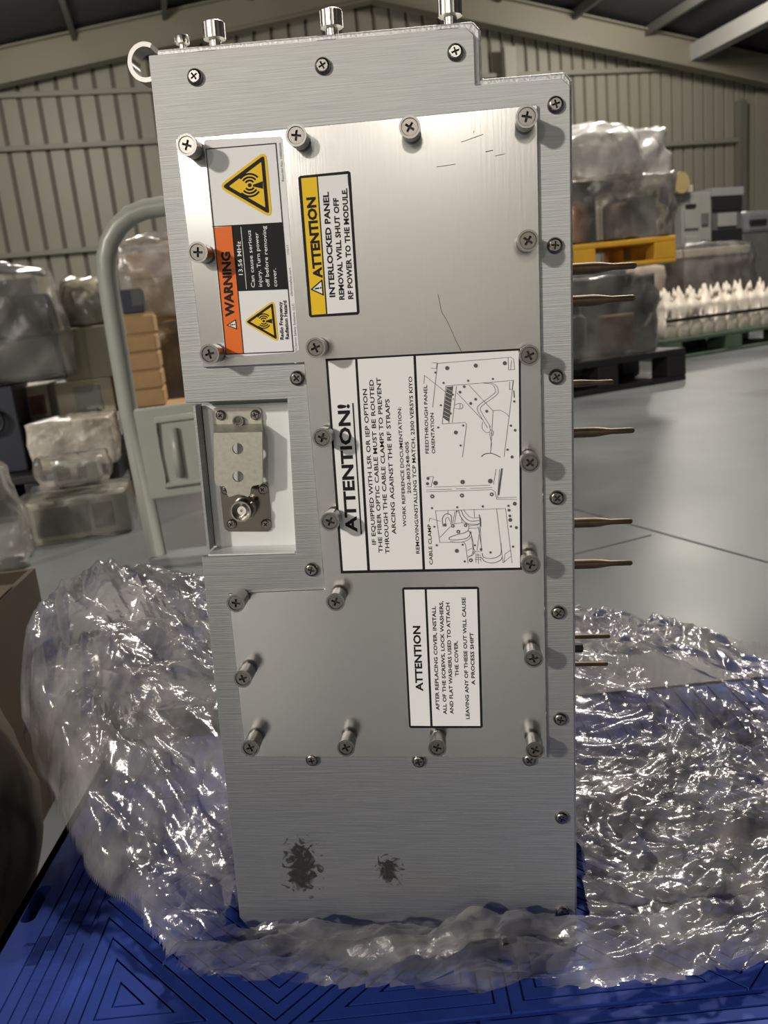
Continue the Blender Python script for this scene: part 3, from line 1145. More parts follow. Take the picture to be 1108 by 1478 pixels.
# screw replacement label
pr = Print(560, 830, 3.693, CT + .0002)
lab = sticker('screw_label', pr, [(74, 74), (82, 66), (476, 62), (485, 70), (504, 808), (496, 816), (120, 816), (111, 808)], m_lk)
lab['label'] = 'small white attention label about replacing screws'
pr.poly('w', [(86, 78), (194, 77), (225, 804), (121, 803)], 1)
pr.poly('w', [(206, 77), (473, 75), (491, 804), (237, 804)], 1)
for s_, a_, b_, c_, w_ in (('ATTENTION', (185, 618), (169, 270), 40, .034), ('AFTER REPLACING COVER, INSTALL', (273, 720), (252, 165), 20, .026), ('ALL OF THE SCREWS, LOCK WASHERS,', (312, 742), (291, 138), 20, .026),
                           ('AND FLAT WASHERS USED TO ATTACH', (348, 740), (326, 147), 20, .026), ('THE COVER.', (376, 538), (369, 350), 20, .026),
                           ('LEAVING ANY OF THESE OUT WILL CAUSE', (433, 767), (411, 118), 20, .026), ('A PROCESS SHIFT', (463, 585), (453, 305), 20, .026)):
    pr.text('k', s_, a_, b_, c_, bold=w_)
pr.build(lab, NAMES)

# pen marks and scratches on the cover
m_pen = mat('pen_mark', (.06, .06, .06), .6)
for seq, w_ in ((((666, 205), (697, 194)), .9), (((630, 241), (657, 237)), .9), (((701, 219), (711, 217)), 1.2), (((715, 225), (728, 222)), .9), (((683, 192), (684, 189)), .8), (((632, 425), (637, 450), (646, 465), (657, 490), (668, 512)), .8)):
    pr = Print(0, 0, 1.0, CT + .00002)
    pr.line('k', seq, w_, 1)
    pr.mb['k'].build('scratch_mark', m_pen, module)


# smudges of dirt on the lower front plate
def smudge_mat(seed):
    m = bpy.data.materials.new('smudge')
    m.use_nodes = True
    nt = m.node_tree
    b = nt.nodes['Principled BSDF']
    b.inputs['Base Color'].default_value = (.025, .025, .025, 1)
    b.inputs['Roughness'].default_value = .7
    tc = nd(nt, 'ShaderNodeTexCoord')
    no = nd(nt, 'ShaderNodeTexNoise')
    no.inputs['Scale'].default_value = 105
    no.inputs['Detail'].default_value = 4
    no.inputs['Distortion'].default_value = 2.4
    mp = nd(nt, 'ShaderNodeMapping')
    mp.inputs['Location'].default_value = (seed, seed * 2, 0)
    nt.links.new(tc.outputs['Object'], mp.inputs['Vector'])
    nt.links.new(mp.outputs[0], no.inputs['Vector'])
    gr = nd(nt, 'ShaderNodeTexGradient', gradient_type='SPHERICAL')
    m2 = nd(nt, 'ShaderNodeMapping')
    m2.inputs['Location'].default_value = (-1, 0, -1)
    m2.inputs['Scale'].default_value = (2, 0, 2)
    nt.links.new(tc.outputs['Generated'], m2.inputs['Vector'])
    nt.links.new(m2.outputs[0], gr.inputs['Vector'])
    mu = nd(nt, 'ShaderNodeMath', operation='MULTIPLY_ADD')
    mu.inputs[1].default_value = .46
    nt.links.new(gr.outputs['Fac'], mu.inputs[0])
    nt.links.new(no.outputs['Fac'], mu.inputs[2])
    mr = nd(nt, 'ShaderNodeMapRange')
    mr.inputs['From Min'].default_value = .64
    mr.inputs['From Max'].default_value = .90
    mr.inputs['To Max'].default_value = .85
    nt.links.new(mu.outputs[0], mr.inputs['Value'])
    nt.links.new(mr.outputs[0], b.inputs['Alpha'])
    return m


for i, (x0, y0, x1, y1) in enumerate(((405, 1196, 468, 1302), (540, 1226, 584, 1284))):
    q = [bl(x0, y1), bl(x1, y1), bl(x1, y0), bl(x0, y0)]
    c = ((q[0][0] + q[1][0]) / 2, (q[0][1] + q[2][1]) / 2)
    m_ = MB()
    m_.prism([(a - c[0], b - c[1]) for a, b in q], -.00014, -.00010)
    m_.build('smudge', smudge_mat(i * 3.7 + 1), module, loc=(c[0], 0, c[1]))
# ------------------------------------------------------------------ blue pallet
ZP = 0.1236                                   # top of its ribs
m_blue = mat('blue_plastic', (0.016, 0.042, 0.25), .58, 0, spec=.25, var=.18, vscale=25, bump=.12, bscale=120)
PX0, PX1, PY0, PY1 = -.281, .83, .245, .745
pallet = empty('plastic_pallet', (0, 0, 0))
tag(pallet, 'blue ribbed plastic pallet under the metal module and loose film', 'pallet')
mb = MB()
slots = []
for yc in (.515, .31, .68):
    c = []
    for k_ in range(16):
        a_ = 2 * math.pi * k_ / 16
        c.append((-.2695 + .0052 * math.cos(a_), yc + .0052 * math.sin(a_) + (.014 if math.sin(a_) > 0 else -.014)))
    slots.append(c)
v, f = tri_holes([(PX0, PY0), (PX1, PY0), (PX1, PY1), (PX0, PY1)], slots)
mb.add([(a, b, ZP - .0016) for a, b in v], f)
for loop in slots:
    n_ = len(loop)
    mb.add([(a, b, ZP - .0016) for a, b in loop] + [(a, b, ZP - .02) for a, b in loop], [(i, (i + 1) % n_, (i + 1) % n_ + n_, i + n_) for i in range(n_)])
mb.box((PX0 + .02, PY0 + .02, ZP - .030), (PX1 - .02, PY1 - .02, ZP - .022))
for a, b in (((PX0, PY0), (PX1, PY0 + .006)), ((PX0, PY1 - .006), (PX1, PY1)), ((PX0, PY0 + .006), (PX0 + .006, PY1 - .006)), ((PX1 - .006, PY0 + .006), (PX1, PY1 - .006))):
    mb.box((*a, ZP - .040), (*b, ZP - .0016))
mb.build('deck', m_blue, pallet)
for fx in (PX0 + .06, (PX0 + PX1) / 2, PX1 - .06):
    for fy in (PY0 + .06, (PY0 + PY1) / 2, PY1 - .06):
        MB().lathe([(.055, 0), (.055, .01), (.048, .015), (.050, ZP - .030)], 16, (fx, fy, 0)).build('foot', m_blue, pallet, auto=40)


def inset(poly, d):
    n_ = len(poly)
    ls = []
    for i in range(n_):
        a, b = np.array(poly[i]), np.array(poly[(i + 1) % n_])
        t = unit(b - a)
        nn = np.array([-t[1], t[0]])
        ls.append((a + nn * d, t))
    out = []
    for i in range(n_):
        (p, t), (q_, s_) = ls[i - 1], ls[i]
        k_ = np.linalg.solve(np.array([t, -s_]).T, q_ - p)
        out.append(tuple(p + t * k_[0]))
    return out


def area(poly):
    return .5 * sum(poly[i][0] * poly[(i + 1) % len(poly)][1] - poly[(i + 1) % len(poly)][0] * poly[i][1] for i in range(len(poly)))


def rings(poly, pitch=.0082, gap=.0013):
    out, d = [], gap / 2
    A0 = area(poly)
    while True:
        a = inset(poly, d)
        if area(a) <= 1.2e-5 or area(a) > A0:
            break
        # stop when the polygon turned inside out
        if np.dot(np.array(a[1]) - a[0], np.array(poly[1]) - poly[0]) <= 0:
            break
        b = inset(poly, d + pitch - gap)
        ok = area(b) > 1e-5 and np.dot(np.array(b[1]) - b[0], np.array(poly[1]) - poly[0]) > 0
        out.append((a, b if ok else None))
        if not ok:
            break
        d += pitch
    return out


def rib_mesh(a, b):
    m_ = MB()
    z0, z1 = ZP - .0017, ZP
    if b is None:
        m_.prism_z(list(a), z0, z1)
        return m_
    n_ = len(a)
    v_ = [(*p, z1) for p in a] + [(*p, z1) for p in b] + [(*p, z0) for p in a] + [(*p, z0) for p in b]
    f_ = []
    for i in range(n_):
        j = (i + 1) % n_
        f_ += [(i, j, j + n_, i + n_), (i + 2 * n_, j + 2 * n_, j, i), (i + n_, j + n_, j + 3 * n_, i + 3 * n_)]
    return m_.add(v_, f_)


TS, TX, TY = .26, -.2185, .380
h_ = TS / 2
protos = []
for poly in ([(0, 0), (h_, 0), (0, h_)], [(TS, 0), (TS, h_), (h_, 0)], [(TS, TS), (h_, TS), (TS, h_)], [(0, TS), (0, h_), (h_, TS)], [(h_, 0), (TS, h_), (h_, TS), (0, h_)]):
    for a, b in rings(poly):
        me = rib_mesh(a, b).mesh('deck_rib')
        me.materials.append(m_blue)
        protos.append(me)
tiles = [(i, 0) for i in range(4)]
rest = MB()
for n_, (i, j) in enumerate(tiles):
    for me in protos:
        if (i, j) in ((0, 0), (1, 0), (2, 0), (0, -1), (1, -1)):
            o = bpy.data.objects.new('deck_rib', me)
            COL.objects.link(o)
            o.parent = pallet
            o.location = (TX + TS * i, TY + TS * j, 0)
        else:
            rest.add([(v_.co.x + TX + TS * i, v_.co.y + TY + TS * j, v_.co.z) for v_ in me.vertices], [tuple(p.vertices) for p in me.polygons])
o = rest.build('far_deck_ribs', m_blue, pallet)
o['kind'] = 'stuff'
# straight ribs along the left margin
m_ = MB().box((0, 0, ZP - .0017), (.0066, 1, ZP))
me = m_.mesh('deck_rib')
me.materials.append(m_blue)
rnd = random.Random(3)
x = -.2605
while x < TX - .006:
    for a, b in ((.252, .35), (.354, .475), (.479, .735)):
        o = bpy.data.objects.new('deck_rib', me)
        COL.objects.link(o)
        o.parent = pallet
        sh = rnd.uniform(-.03, .03)
        o.location = (x, a + (sh if a > .3 else 0), 0)
        o.scale = (1, b - a - .004 - (sh if a > .4 else 0) - (max(0, -sh) if a < .3 else 0), 1)
    x += .0082
y = .255
m_ = MB().box((0, 0, ZP - .0017), (.24, .0066, ZP))
me2 = m_.mesh('deck_rib')
me2.materials.append(m_blue)
while y < .372:
    for i in range(3):
        o = bpy.data.objects.new('deck_rib', me2)
        COL.objects.link(o)
        o.parent = pallet
        o.location = (-.2185 + .246 * i, y, 0)
    y += .0082
x = -.2185
while x < PX1 - .02:
    o = bpy.data.objects.new('deck_rib', me)
    COL.objects.link(o)
    o.parent = pallet
    o.location = (x, .643, 0)
    o.scale = (1, .094, 1)
    x += .0164

# ------------------------------------------------------------------ stretch film heaped round the module
film = empty('stretch_film', (0, 0, 0))
tag(film, 'crumpled clear stretch film heaped around the foot of the metal module', 'plastic film')
m_film = film_mat('stretch_film', .17, (.80, .78, .77), .17, 1.6, .22, 120)
m_film2 = film_mat('stretch_film_inner', .11, (.80, .79, .80), .17, 1.6, .22, 100)


def interp(x, xs, ys):
    return np.interp(x, xs, ys)


def film_sheet(name, seed, step, hs, m, edge=0.0, base=.004, fold=1.0, x0=-.345, x1=.62, y0=.355, y1=.82, xmin=None, hole=0.0):
    xs = np.arange(x0, x1, step)
    ys = np.arange(y0, y1, step)
    X, Yg = np.meshgrid(xs, ys)
    wob = (vnoise(X * 14, Yg * 14, seed + 40) - .5) * .03
    # silhouette of the heap in plan
    left = interp(Yg, [.36, .43, .45, .5, .53, .57, .62, .66, .70, .76, .82], [-.158, -.160, -.174, -.218, -.242, -.270, -.302, -.318, -.315, -.285, -.24])
    right = interp(Yg, [.355, .37, .40, .5, .6, .7, .82], [.55, .62, .62, .62, .5, .345, .24])
    inl = X - left - edge + wob * .5
    inr = right - X - edge + wob
    # height of the crest along the back
    hc = interp(X, [-.33, -.30, -.25, -.16, -.05, .1, .2, .3, .42, .62], [.12, .15, .172, .15, .12, .09, .075, .040, .03, .02])
    prof = interp(Yg, [.355, .42, .47, .5, .53, .57, .62, .66, .70, .735, .77, .82], [.03, .10, .12, .16, .33, .53, .74, .92, 1.0, .85, .25, -.35])
    profr = interp(Yg, [.355, .40, .5, .6, .66, .70, .74, .78, .82], [.06, .10, .35, .55, .85, 1, .9, .4, -.2])
    k_ = np.clip((X + .05) / .15, 0, 1)
    H = hc * (prof * (1 - k_) + profr * k_)
    # front roll along the foot of the module
    H += .007 * np.exp(-((Yg - .402) / .016) ** 2) * np.clip((X + .2) / .06, 0, 1) * np.clip((.25 - X) / .1, 0, 1)
    H += .018 * np.exp(-((X + .185) / .03) ** 2) * np.exp(-((Yg - .46) / .06) ** 2)
    H *= hs
    # folds: long ridges, warped, plus fine crinkles
    wx = X + (vnoise(X * 9, Yg * 9, seed) - .5) * .09
    wy = Yg + (vnoise(X * 9, Yg * 9, seed + 1) - .5) * .09
    ang = np.where(X < -.1, R(-52), R(-38))
    ang = np.where((Yg < .43), R(6), ang)
    a = wx * np.cos(ang) + wy * np.sin(ang)
    b = -wx * np.sin(ang) + wy * np.cos(ang)
    A1 = np.clip(H / .05, .25, 1)
    Z = .022 * A1 * (ridge(a * 6, b * 26, seed + 2) - .5) + .015 * (facet(a * 14, b * 60, seed + 3) - .5) + .009 * (facet(wx * 60, wy * 60, seed + 4) - .5) \
        + .0070 * (facet(a * 45, b * 150, seed + 5) - .5) + .0034 * (facet(wx * 190, wy * 190, seed + 6) - .5)
    Z *= fold
    Zt = ZP + base + np.maximum(H + Z + .006, .0008 + .0015 * vnoise(X * 60, Yg * 60, seed + 8))
    drop = np.clip(inl / .018, 0, 1)
    lift = Zt - (ZP + base)
    Zt = ZP + base + lift * (0.25 + .75 * np.sqrt(drop))
    yf = interp(X, [-.33, -.172, -.124, -.05, .08, .18, .3, .62], [.445, .432, .397, .388, .374, .374, .370, .36])
    inf_ = Yg - yf + wob * .35 - edge * .6
    inside = (inl > 0) & (inr > 0) & (inf_ > 0)
    # leave out the footprint of the module (in its own frame)
    px = (X - mod_o[0]) * BXW[0] + (Yg - mod_o[1]) * BXW[1]
    py = (X - mod_o[0]) * BNW[0] + (Yg - mod_o[1]) * BNW[1]
    pad = .004 + .004 * vnoise(X * 40, Yg * 40, seed + 9)
    lean = (Zt - mod_o[2]) * .041
    foot = (px - lean > -.1016 - pad) & (px - lean < .1028 + pad) & (py > -.003 - pad) & (py < .155)
    pins = (px > .09) & (px < .155) & (py > .03) & (py < .07) & (Zt > .5)
    keep = inside & ~foot & ~pins
    if hole:
        keep &= vnoise(X * 16, Yg * 16, seed + 12) > hole
    if xmin is not None:
        keep &= X > xmin
    ny, nx = X.shape
    idx = np.arange(nx * ny).reshape(ny, nx)
    kq = keep[:-1, :-1] & keep[1:, :-1] & keep[:-1, 1:] & keep[1:, 1:]
    q0 = np.stack([idx[:-1, :-1][kq], idx[:-1, 1:][kq], idx[1:, 1:][kq], idx[1:, :-1][kq]], 1)
    used = np.unique(q0)
    rem = -np.ones(nx * ny, int)
    rem[used] = np.arange(len(used))
    # sideways crumple so the folds overhang
    ox = (vnoise(X * 45, Yg * 45, seed + 10) - .5) * .006 * fold
    oy = (vnoise(X * 45, Yg * 45, seed + 11) - .5) * .006 * fold
    co = np.stack([(X + ox).ravel()[used], (Yg + oy).ravel()[used], Zt.ravel()[used]], 1)
    q0 = rem[q0]
    me = bpy.data.meshes.new(name)
    me.vertices.add(len(co))
    me.vertices.foreach_set('co', co.ravel())
    me.loops.add(q0.size)
    me.loops.foreach_set('vertex_index', q0.ravel())
    me.polygons.add(len(q0))
    me.polygons.foreach_set('loop_start', np.arange(0, q0.size, 4))
    me.update()
    me.validate()
    me.shade_smooth()
    me.materials.append(m)
    o = bpy.data.objects.new(name, me)
    COL.objects.link(o)
    o.parent = film
    return o


film_sheet('film_layer', 1, .0017, 1.0, m_film)
film_sheet('film_layer', 21, .0027, .72, m_film2, edge=.012, base=.003, fold=.9, hole=.25)
film_sheet('film_layer', 33, .0030, .45, m_film2, edge=.02, base=.002, fold=.8, hole=.4)
# ------------------------------------------------------------------ platform cart behind on the left
m_grey = mat('grey_paint', (0.34, 0.35, 0.31), .32, 0, var=.08, vscale=20)
CYW = 1.5
tp = lambda x, y: P(x, y, CYW)
cart = empty('platform_cart', (float(tp(225, 700)[0]), CYW, 0))
tag(cart, 'grey platform cart with a bent tube handle and sheet panel', 'cart')
co = np.array(cart.location)
ptl = lambda x, y: tuple(tp(x, y) - co)
lowp = P(262, 1010, CYW) - co
path = [ptl(255, 1000), ptl(234, 835), ptl(185, 590), ptl(161, 445), ptl(154, 395), ptl(153, 372), ptl(158, 349), ptl(170, 328), ptl(188, 311), ptl(210, 302), ptl(240, 297)]
right_top = np.array(path[-1]) + np.array([.36, -.02, .01])
path += [tuple(right_top)]
e0 = right_top
for t in (20, 45, 70, 90):
    path.append(tuple(e0 + np.array([.085 * math.sin(R(t)), 0, -.085 * (1 - math.cos(R(t)))])))
path.append((path[-1][0] - .01, path[-1][1], .10))
path[0] = (path[1][0] + .02, path[1][1], .10)
MB().tube(path, .0165, 16).build('handle', m_grey, cart, smooth=True)
a, b, c, d = [np.array(ptl(*p)) for p in ((184, 592), (300, 577), (318, 706), (206, 722))]
ex = (b - a) * 3.9
mb = MB()
off = np.array([0, -.012, 0])
off2 = np.array([0, .004, 0])
qd = [a + off, a + ex + off, d + (c - d) * 3.9 + off, d + off]
mb.add([tuple(p) for p in qd] + [tuple(p + (0, .014, 0)) for p in qd], [(0, 1, 2, 3), (7, 6, 5, 4), (0, 4, 5, 1), (1, 5, 6, 2), (2, 6, 7, 3), (3, 7, 4, 0)])
pan = mb.build('handle_panel', m_grey, cart, bevel=.004)


def onpan(s, t):
    p = qd[0] * (1 - s) * (1 - t) + qd[1] * s * (1 - t) + qd[2] * s * t + qd[3] * (1 - s) * t
    return p + np.array([0, -.003, 0])


fr = [onpan(s, t) for s, t in ((.09, .14), (.93, .14), (.93, .86), (.09, .86))]
MB().tube([tuple(p) for p in fr], .006, 8, closed=True).build('pressed_rim', m_grey, pan, smooth=True)
fr = [onpan(s, t) for s, t in ((.14, .25), (.14, .78))]
MB().tube([tuple(p) for p in fr], .008, 8).build('pressed_rib', m_grey, pan, smooth=True)
mb = MB()
mb.box((-.03, -.56, .085), (.50, .03, .105))
mb.build('deck', mat('cart_deck', (.16, .17, .17), .6, var=.2, vscale=12), cart, bevel=.006)
for wx_ in (.03, .44):
    for wy_ in (-.50, -.03):
        m_ = MB()
        m_.lathe([(.012, -.012), (.036, -.012), (.040, -.008), (.040, .008), (.036, .012), (.012, .012)], 20, (wx_, wy_, .040), axis='x')
        w_ = m_.build('caster', mat('rubber', (.03, .03, .03), .7), cart, auto=40)
        MB().box((wx_ - .02, wy_ - .015, .05), (wx_ - .014, wy_ + .015, .086)).box((wx_ + .014, wy_ - .015, .05), (wx_ + .02, wy_ + .015, .086)).build('fork', m_steel2, w_)

# ------------------------------------------------------------------ goods on the left
LY = R(11)


class FB:
    """box fitted to photo edges on a front plane standing at depth Y with a yaw"""

    def __init__(self, name, xl, xr, yt, yb, Yd, yaw=LY, z0=None):
        d_ = np.array([math.cos(yaw), math.sin(yaw), 0])
        n_ = np.array([-d_[1], d_[0], 0])
        ym = (yt + yb) / 2
        a_ = P(xl, ym, Yd)
        b_ = onplane(xr, ym, a_, n_)
        self.w = float((b_ - a_).dot(d_))
        zb = P(xl, yb, Yd)[2] if z0 is None else z0
        self.h = float(onplane((xl + xr) / 2, yt, a_, n_)[2] - zb)
        mid = (a_ + b_) / 2
        self.o = empty(name, (float(mid[0]), float(mid[1]), float(zb)), yaw)
        self.top = zb + self.h

    def box(self, name, m, depth, x0=0., x1=1., z0=0., z1=1., y0=0., bevel=.004, par=None):
        w, h = self.w, self.h
        return MB().box((-w / 2 + x0 * w, y0, z0 * h), (-w / 2 + x1 * w, y0 + depth, z1 * h)).build(name, m, par or self.o, bevel=bevel)


m_filmb = film_mat('wrap_film', .13, (.86, .84, .80), .22, 1.6, .5, 40)
m_filmw = film_mat('bright_wrap_film', .30, (.92, .90, .86), .24, 1.7, .5, 40)
m_filmd = film_mat('dome_film', .55, (.96, .94, .90), .26, 1.9, .5, 30)
m_bubble = film_mat('bubble_wrap', .55, (.90, .84, .74), .24, 1.7, 1.0, 60)
m_card = mat('cardboard', (0.40, 0.25, 0.115), .75, var=.15, vscale=14)
m_cardd = mat('dark_cardboard', (0.055, 0.042, 0.028), .8, var=.3, vscale=10)
m_beige = mat('instrument_beige', (0.45, 0.41, 0.31), .5, var=.1, vscale=15)
m_olive = mat('olive_grey', (0.34, 0.33, 0.24), .55, var=.12, vscale=9)
m_char = mat('charcoal', (0.10, 0.098, 0.095), .5, var=.2, vscale=9)
m_navy = mat('navy_paint', (0.018, 0.022, 0.035), .45, var=.2, vscale=10)
m_igrey = mat('case_grey', (0.29, 0.30, 0.26), .5, var=.1, vscale=18)
m_red = mat('faded_red_panel', (0.17, 0.075, 0.06), .6)
m_blk = mat('black_plastic', (0.012, 0.012, 0.013), .5)

# dark pallet carrying the left stack
fb = FB('dark_pallet', -60, 152, 692, 735, 2.42, z0=0)
tag(fb.o, 'dark pallet under the wrapped instruments on the left', 'pallet')
fb.h = .13
fb.box('top_deck', m_blk, .85, 0, 1, .82, 1)
fb.box('bottom_deck', m_blk, .85, 0, 1, 0, .14)
for x_ in (.0, .45, .9):
    fb.box('block', m_blk, .85, x_, x_ + .1, .14, .82)

# flat instrument case on the floor in film
fb = FB('instrument_case', 38, 190, 722, 782, 2.13, z0=0)
tag(fb.o, 'flat grey green instrument case lying on the floor in clear film', 'case')
fb.h = .105
fb.box('body', m_igrey, .17)
fb.box('front_panel', mat('case_front', (.11, .115, .105), .5), .004, .08, .60, .12, .85, -.004, .001)
fb.box('display', m_char, .003, .64, .84, .2, .82, -.003, .001)
crumple('film_wrap', (fb.w * 1.06, .22, fb.h * 1.15), 14, .010, 3, m_filmb, fb.o, (-.005, .08, 0), .2, 9)
ct = fb.top
fc = FB('control_unit', 78, 145, 684, 712, 2.19, z0=.137)
tag(fc.o, 'small grey control unit lying on the flat instrument case', 'control unit')
fc.h = .052
fc.box('body', m_igrey, .09)
fc.box('socket', m_char, .003, .1, .38, .2, .8, -.003, .001)
fc.box('socket', m_char, .003, .55, .75, .2, .8, -.003, .001)
crumple('film_wrap', (fc.w * 1.6, .13, .07), 10, .012, 8, m_filmb, fc.o, (-.01, .04, 0), .3, 12)

# bubble wrapped box
fb = FB('bubble_wrapped_box', 44, 164, 608, 682, 2.50, z0=.131)
tag(fb.o, 'bright bubble wrapped box behind the flat instrument case', 'box')
fb.box('carton', mat('pale_carton', (.42, .37, .29), .6), .2)
crumple('bubble_wrap', (fb.w * 1.05, .225, fb.h * 1.04), 18, .007, 5, m_bubble, fb.o, (0, .1, 0), .12, 22)
# support carton behind, hidden for the most part
fs = FB('support_carton', 36, 156, 618, 690, 2.75, z0=.131)
tag(fs.o, 'dark carton behind the bubble wrapped box carrying two instruments', 'box')
fs.h = .125
fs.box('body', m_cardd, .22)
fs.box('flap', m_cardd, .22, .0, .49, 1.0, 1.015, 0, .001)
fs.box('flap', m_cardd, .22, .51, 1.0, 1.0, 1.015, 0, .001)
z1 = .131 + .127 + .001
fb = FB('instrument', 26, 72, 556, 614, 2.76, z0=z1)
tag(fb.o, 'beige instrument with a faded red front panel', 'instrument')
fb.box('body', m_beige, .22)
fb.box('front_panel', m_red, .004, .2, .88, .18, .72, -.004, .001)
h1 = fb.top
fb = FB('instrument', 82, 166, 548, 610, 2.76, z0=z1)
tag(fb.o, 'beige instrument with grey scuffed front beside the red panel one', 'instrument')
fb.box('body', m_beige, .22)
fb.box('front_panel', m_igrey, .004, .32, .78, .15, .85, -.004, .001)
fb.box('handle', m_char, .008, .5, .68, .12, .2, -.010, .001)
zt = fb.top
fb = FB('olive_box', 86, 163, 471, 546, 2.77, z0=zt + .001)
tag(fb.o, 'plain olive grey box stacked on the scuffed beige instrument', 'box')
fb.box('body', m_olive, .24)
fb.box('lid', m_olive, .244, -.01, 1.01, .9, 1.0, -.002)
zt = fb.top
fb = FB('padded_bundle', 84, 150, 404, 470, 2.78, z0=zt + .001)
tag(fb.o, 'cream padded bundle in film on top of the olive box', 'bundle')
crumple('padding', (fb.w * 1.02, .17, fb.h), 12, .014, 11, mat('cream_foam', (.42, .40, .32), .8, var=.2, vscale=30), fb.o, (0, .09, 0), .5, 10, taper=.25)
crumple('film_wrap', (fb.w * 1.12, .19, fb.h * 1.05), 14, .012, 12, m_filmb, fb.o, (0, .09, 0), .45, 12, taper=.22)

fb = FB('floor_machine', -75, 36, 566, 740, 2.52, z0=.131)
tag(fb.o, 'dark navy machine with a round hand wheel below the wrapped charcoal unit', 'machine')
fb.h = .262
fb.box('body', m_navy, .24)
m_ = MB()
m_.tube([(.036 * math.cos(2 * math.pi * i / 20), 0, .036 * math.sin(2 * math.pi * i / 20)) for i in range(20)], .006, 8, closed=True)
hw = m_.build('hand_wheel', m_blk, fb.o, smooth=True, loc=(fb.w / 2 - .075, -.018, .16))
MB().lathe([(.010, -.002), (.010, .02)], 14, axis='y').build('hub', m_char, hw)
fb = FB('wrapped_unit', -80, 88, 396, 562, 2.52, z0=.131 + .263)
tag(fb.o, 'charcoal unit wrapped in clear bubbly film on the navy machine', 'machine')
fb.box('body', m_char, .17, .0, .92, 0, .80)
fb.box('cap', mat('mid_grey', (.16, .16, .16), .5), .12, .1, .8, .80, .96, .03)
fb.box('band', m_blk, .176, -.01, .93, .40, .44, -.003)
fb.box('foot_rail', m_blk, .176, -.01, .98, .0, .07, -.003)
crumple('film_wrap', (fb.w * 1.04, .21, fb.h * 1.06), 20, .016, 15, m_filmb, fb.o, (0, .09, 0), .35, 8, taper=.1)

# cartons behind the cart
fb = FB('carton_pile_base', 181, 262, 588, 715, 2.72, z0=0)
tag(fb.o, 'large brown carton standing on the floor behind the cart panel', 'box')
fb.box('body', m_card, .26, 0, 1.4)
fb.box('tape', mat('tape', (.42, .32, .18), .4), .3, .5, .72, 1.0, 1.004, 0, 0)
zt = fb.top + .003
ys = [(562, 588), (535, 561), (508, 534), (482, 507), (452, 481)]
for i, (yt, yb) in enumerate(ys):
    f2 = FB('flat_carton', 178 + (i % 2) * 3, 238 - 4 * i, yt, yb, 2.73, z0=zt)
    tag(f2.o, ['slumped flat carton at the bottom of the pile behind the cart', 'second flat carton from the bottom of the pile behind the cart', 'third flat carton up in the pile behind the cart',
               'fourth flat carton up in the pile behind the cart', 'printed flat carton on top of the pile under the dark box'][i], 'box', None)
    f2.box('body', m_card, .25, 0, 1, 0, .93, bevel=.006)
    f2.box('flap', m_card, .12, .02, .98, .93, 1.0, .005, bevel=.001)
    f2.box('flap', m_card, .11, .02, .98, .93, .98, .13, bevel=.001)
    zt = f2.top + .001
fb = FB('dark_box', 174, 206, 417, 450, 2.73, z0=zt)
tag(fb.o, 'small dark blue box on top of the flat carton pile', 'box')
fb.box('body', mat('dark_blue_card', (.03, .035, .05), .5), .14)
fb.box('side_label', m_char, .002, .5, .98, .3, .95, -.002, 0)
# tall wrapped carton
fb = FB('wrapped_carton', 208, 300, 352, 700, 3.3, z0=0)
tag(fb.o, 'tall carton bundled in whitish film behind the cart handle', 'box')
fb.box('body', m_card, .2, .05, 1, 0, .82)
fb.box('top_carton', m_card, .22, -.12, 1, .86, .97, -.02)
fb.box('tray', m_card, .2, .0, 1, .82, .86)
crumple('film_wrap', (fb.w * 1.35, .32, fb.h * .36), 18, .025, 18, m_filmw, fb.o, (0, .09, fb.h * .68), .3, 8)
crumple('film_skirt', (fb.w * 1.15, .27, fb.h * .66), 14, .02, 19, m_filmb, fb.o, (0.01, .1, 0), .2, 8)

# film bag hanging at the far left
fb = FB('film_bag', -46, 20, 672, 790, 1.88, z0=0)
tag(fb.o, 'loose clear film bag beside the flat instrument case', 'plastic film')
crumple('film', (fb.w, .16, fb.h), 18, .02, 23, m_filmb, fb.o, (0, .06, 0), .4, 10, taper=.35)
# carton beside the pallet, the shade there put into its dark brown
dc = empty('hand_hole_carton', (-.545, .735, 0), R(4))
dc.scale = (1, 1, .80)
tag(dc, 'brown carton with a hand hole, darkened for shade, beside the blue pallet', 'box')
m_ = MB()
hh = [(.128 + .016 * math.cos(R(t)), .262 + .013 * math.sin(R(t))) for t in range(0, 360, 24)]
plate(m_, [(-.15, 0), (.15, 0), (.15, .312), (-.15, .312)], [hh], 0, .006)
m_.box((-.15, .006, 0), (-.144, .20, .312)).box((.144, .006, 0), (.15, .20, .312)).box((-.144, .194, 0), (.144, .20, .312)).box((-.144, .006, 0), (.144, .194, .006))
m_.build('walls', mat('shaded_brown_carton', (0.06, 0.04, 0.022), .8, var=.2, vscale=12), dc)
m_ = MB().add([(-.15, 0, .312), (.15, 0, .312), (.15, .13, .345), (-.15, .13, .345), (-.15, 0, .316), (.15, 0, .316), (.15, .13, .349), (-.15, .13, .349)],
              [(0, 1, 2, 3), (7, 6, 5, 4), (0, 4, 5, 1), (1, 5, 6, 2), (2, 6, 7, 3), (3, 7, 4, 0)])
m_.v = [(a, b, min(c, .316)) for a, b, c in m_.v]
m_.build('flap', MATS['shaded_brown_carton'], dc)
db = empty('shaded_sack', (-.535, .455, 0))  # sack filling the dark area; its colour carries the shade there
tag(db, 'crumpled sack darkened for the shade along the pallet edge', 'sack')
crumple('sack_body', (.40, .48, .22), 14, .018, 29, m_cardd, db, (0, 0, 0), .35, 9)
crumple('sack_neck', (.12, .14, .05), 8, .010, 30, m_cardd, db, (-.02, .05, .215), .3, 14)

# ------------------------------------------------------------------ goods on the right


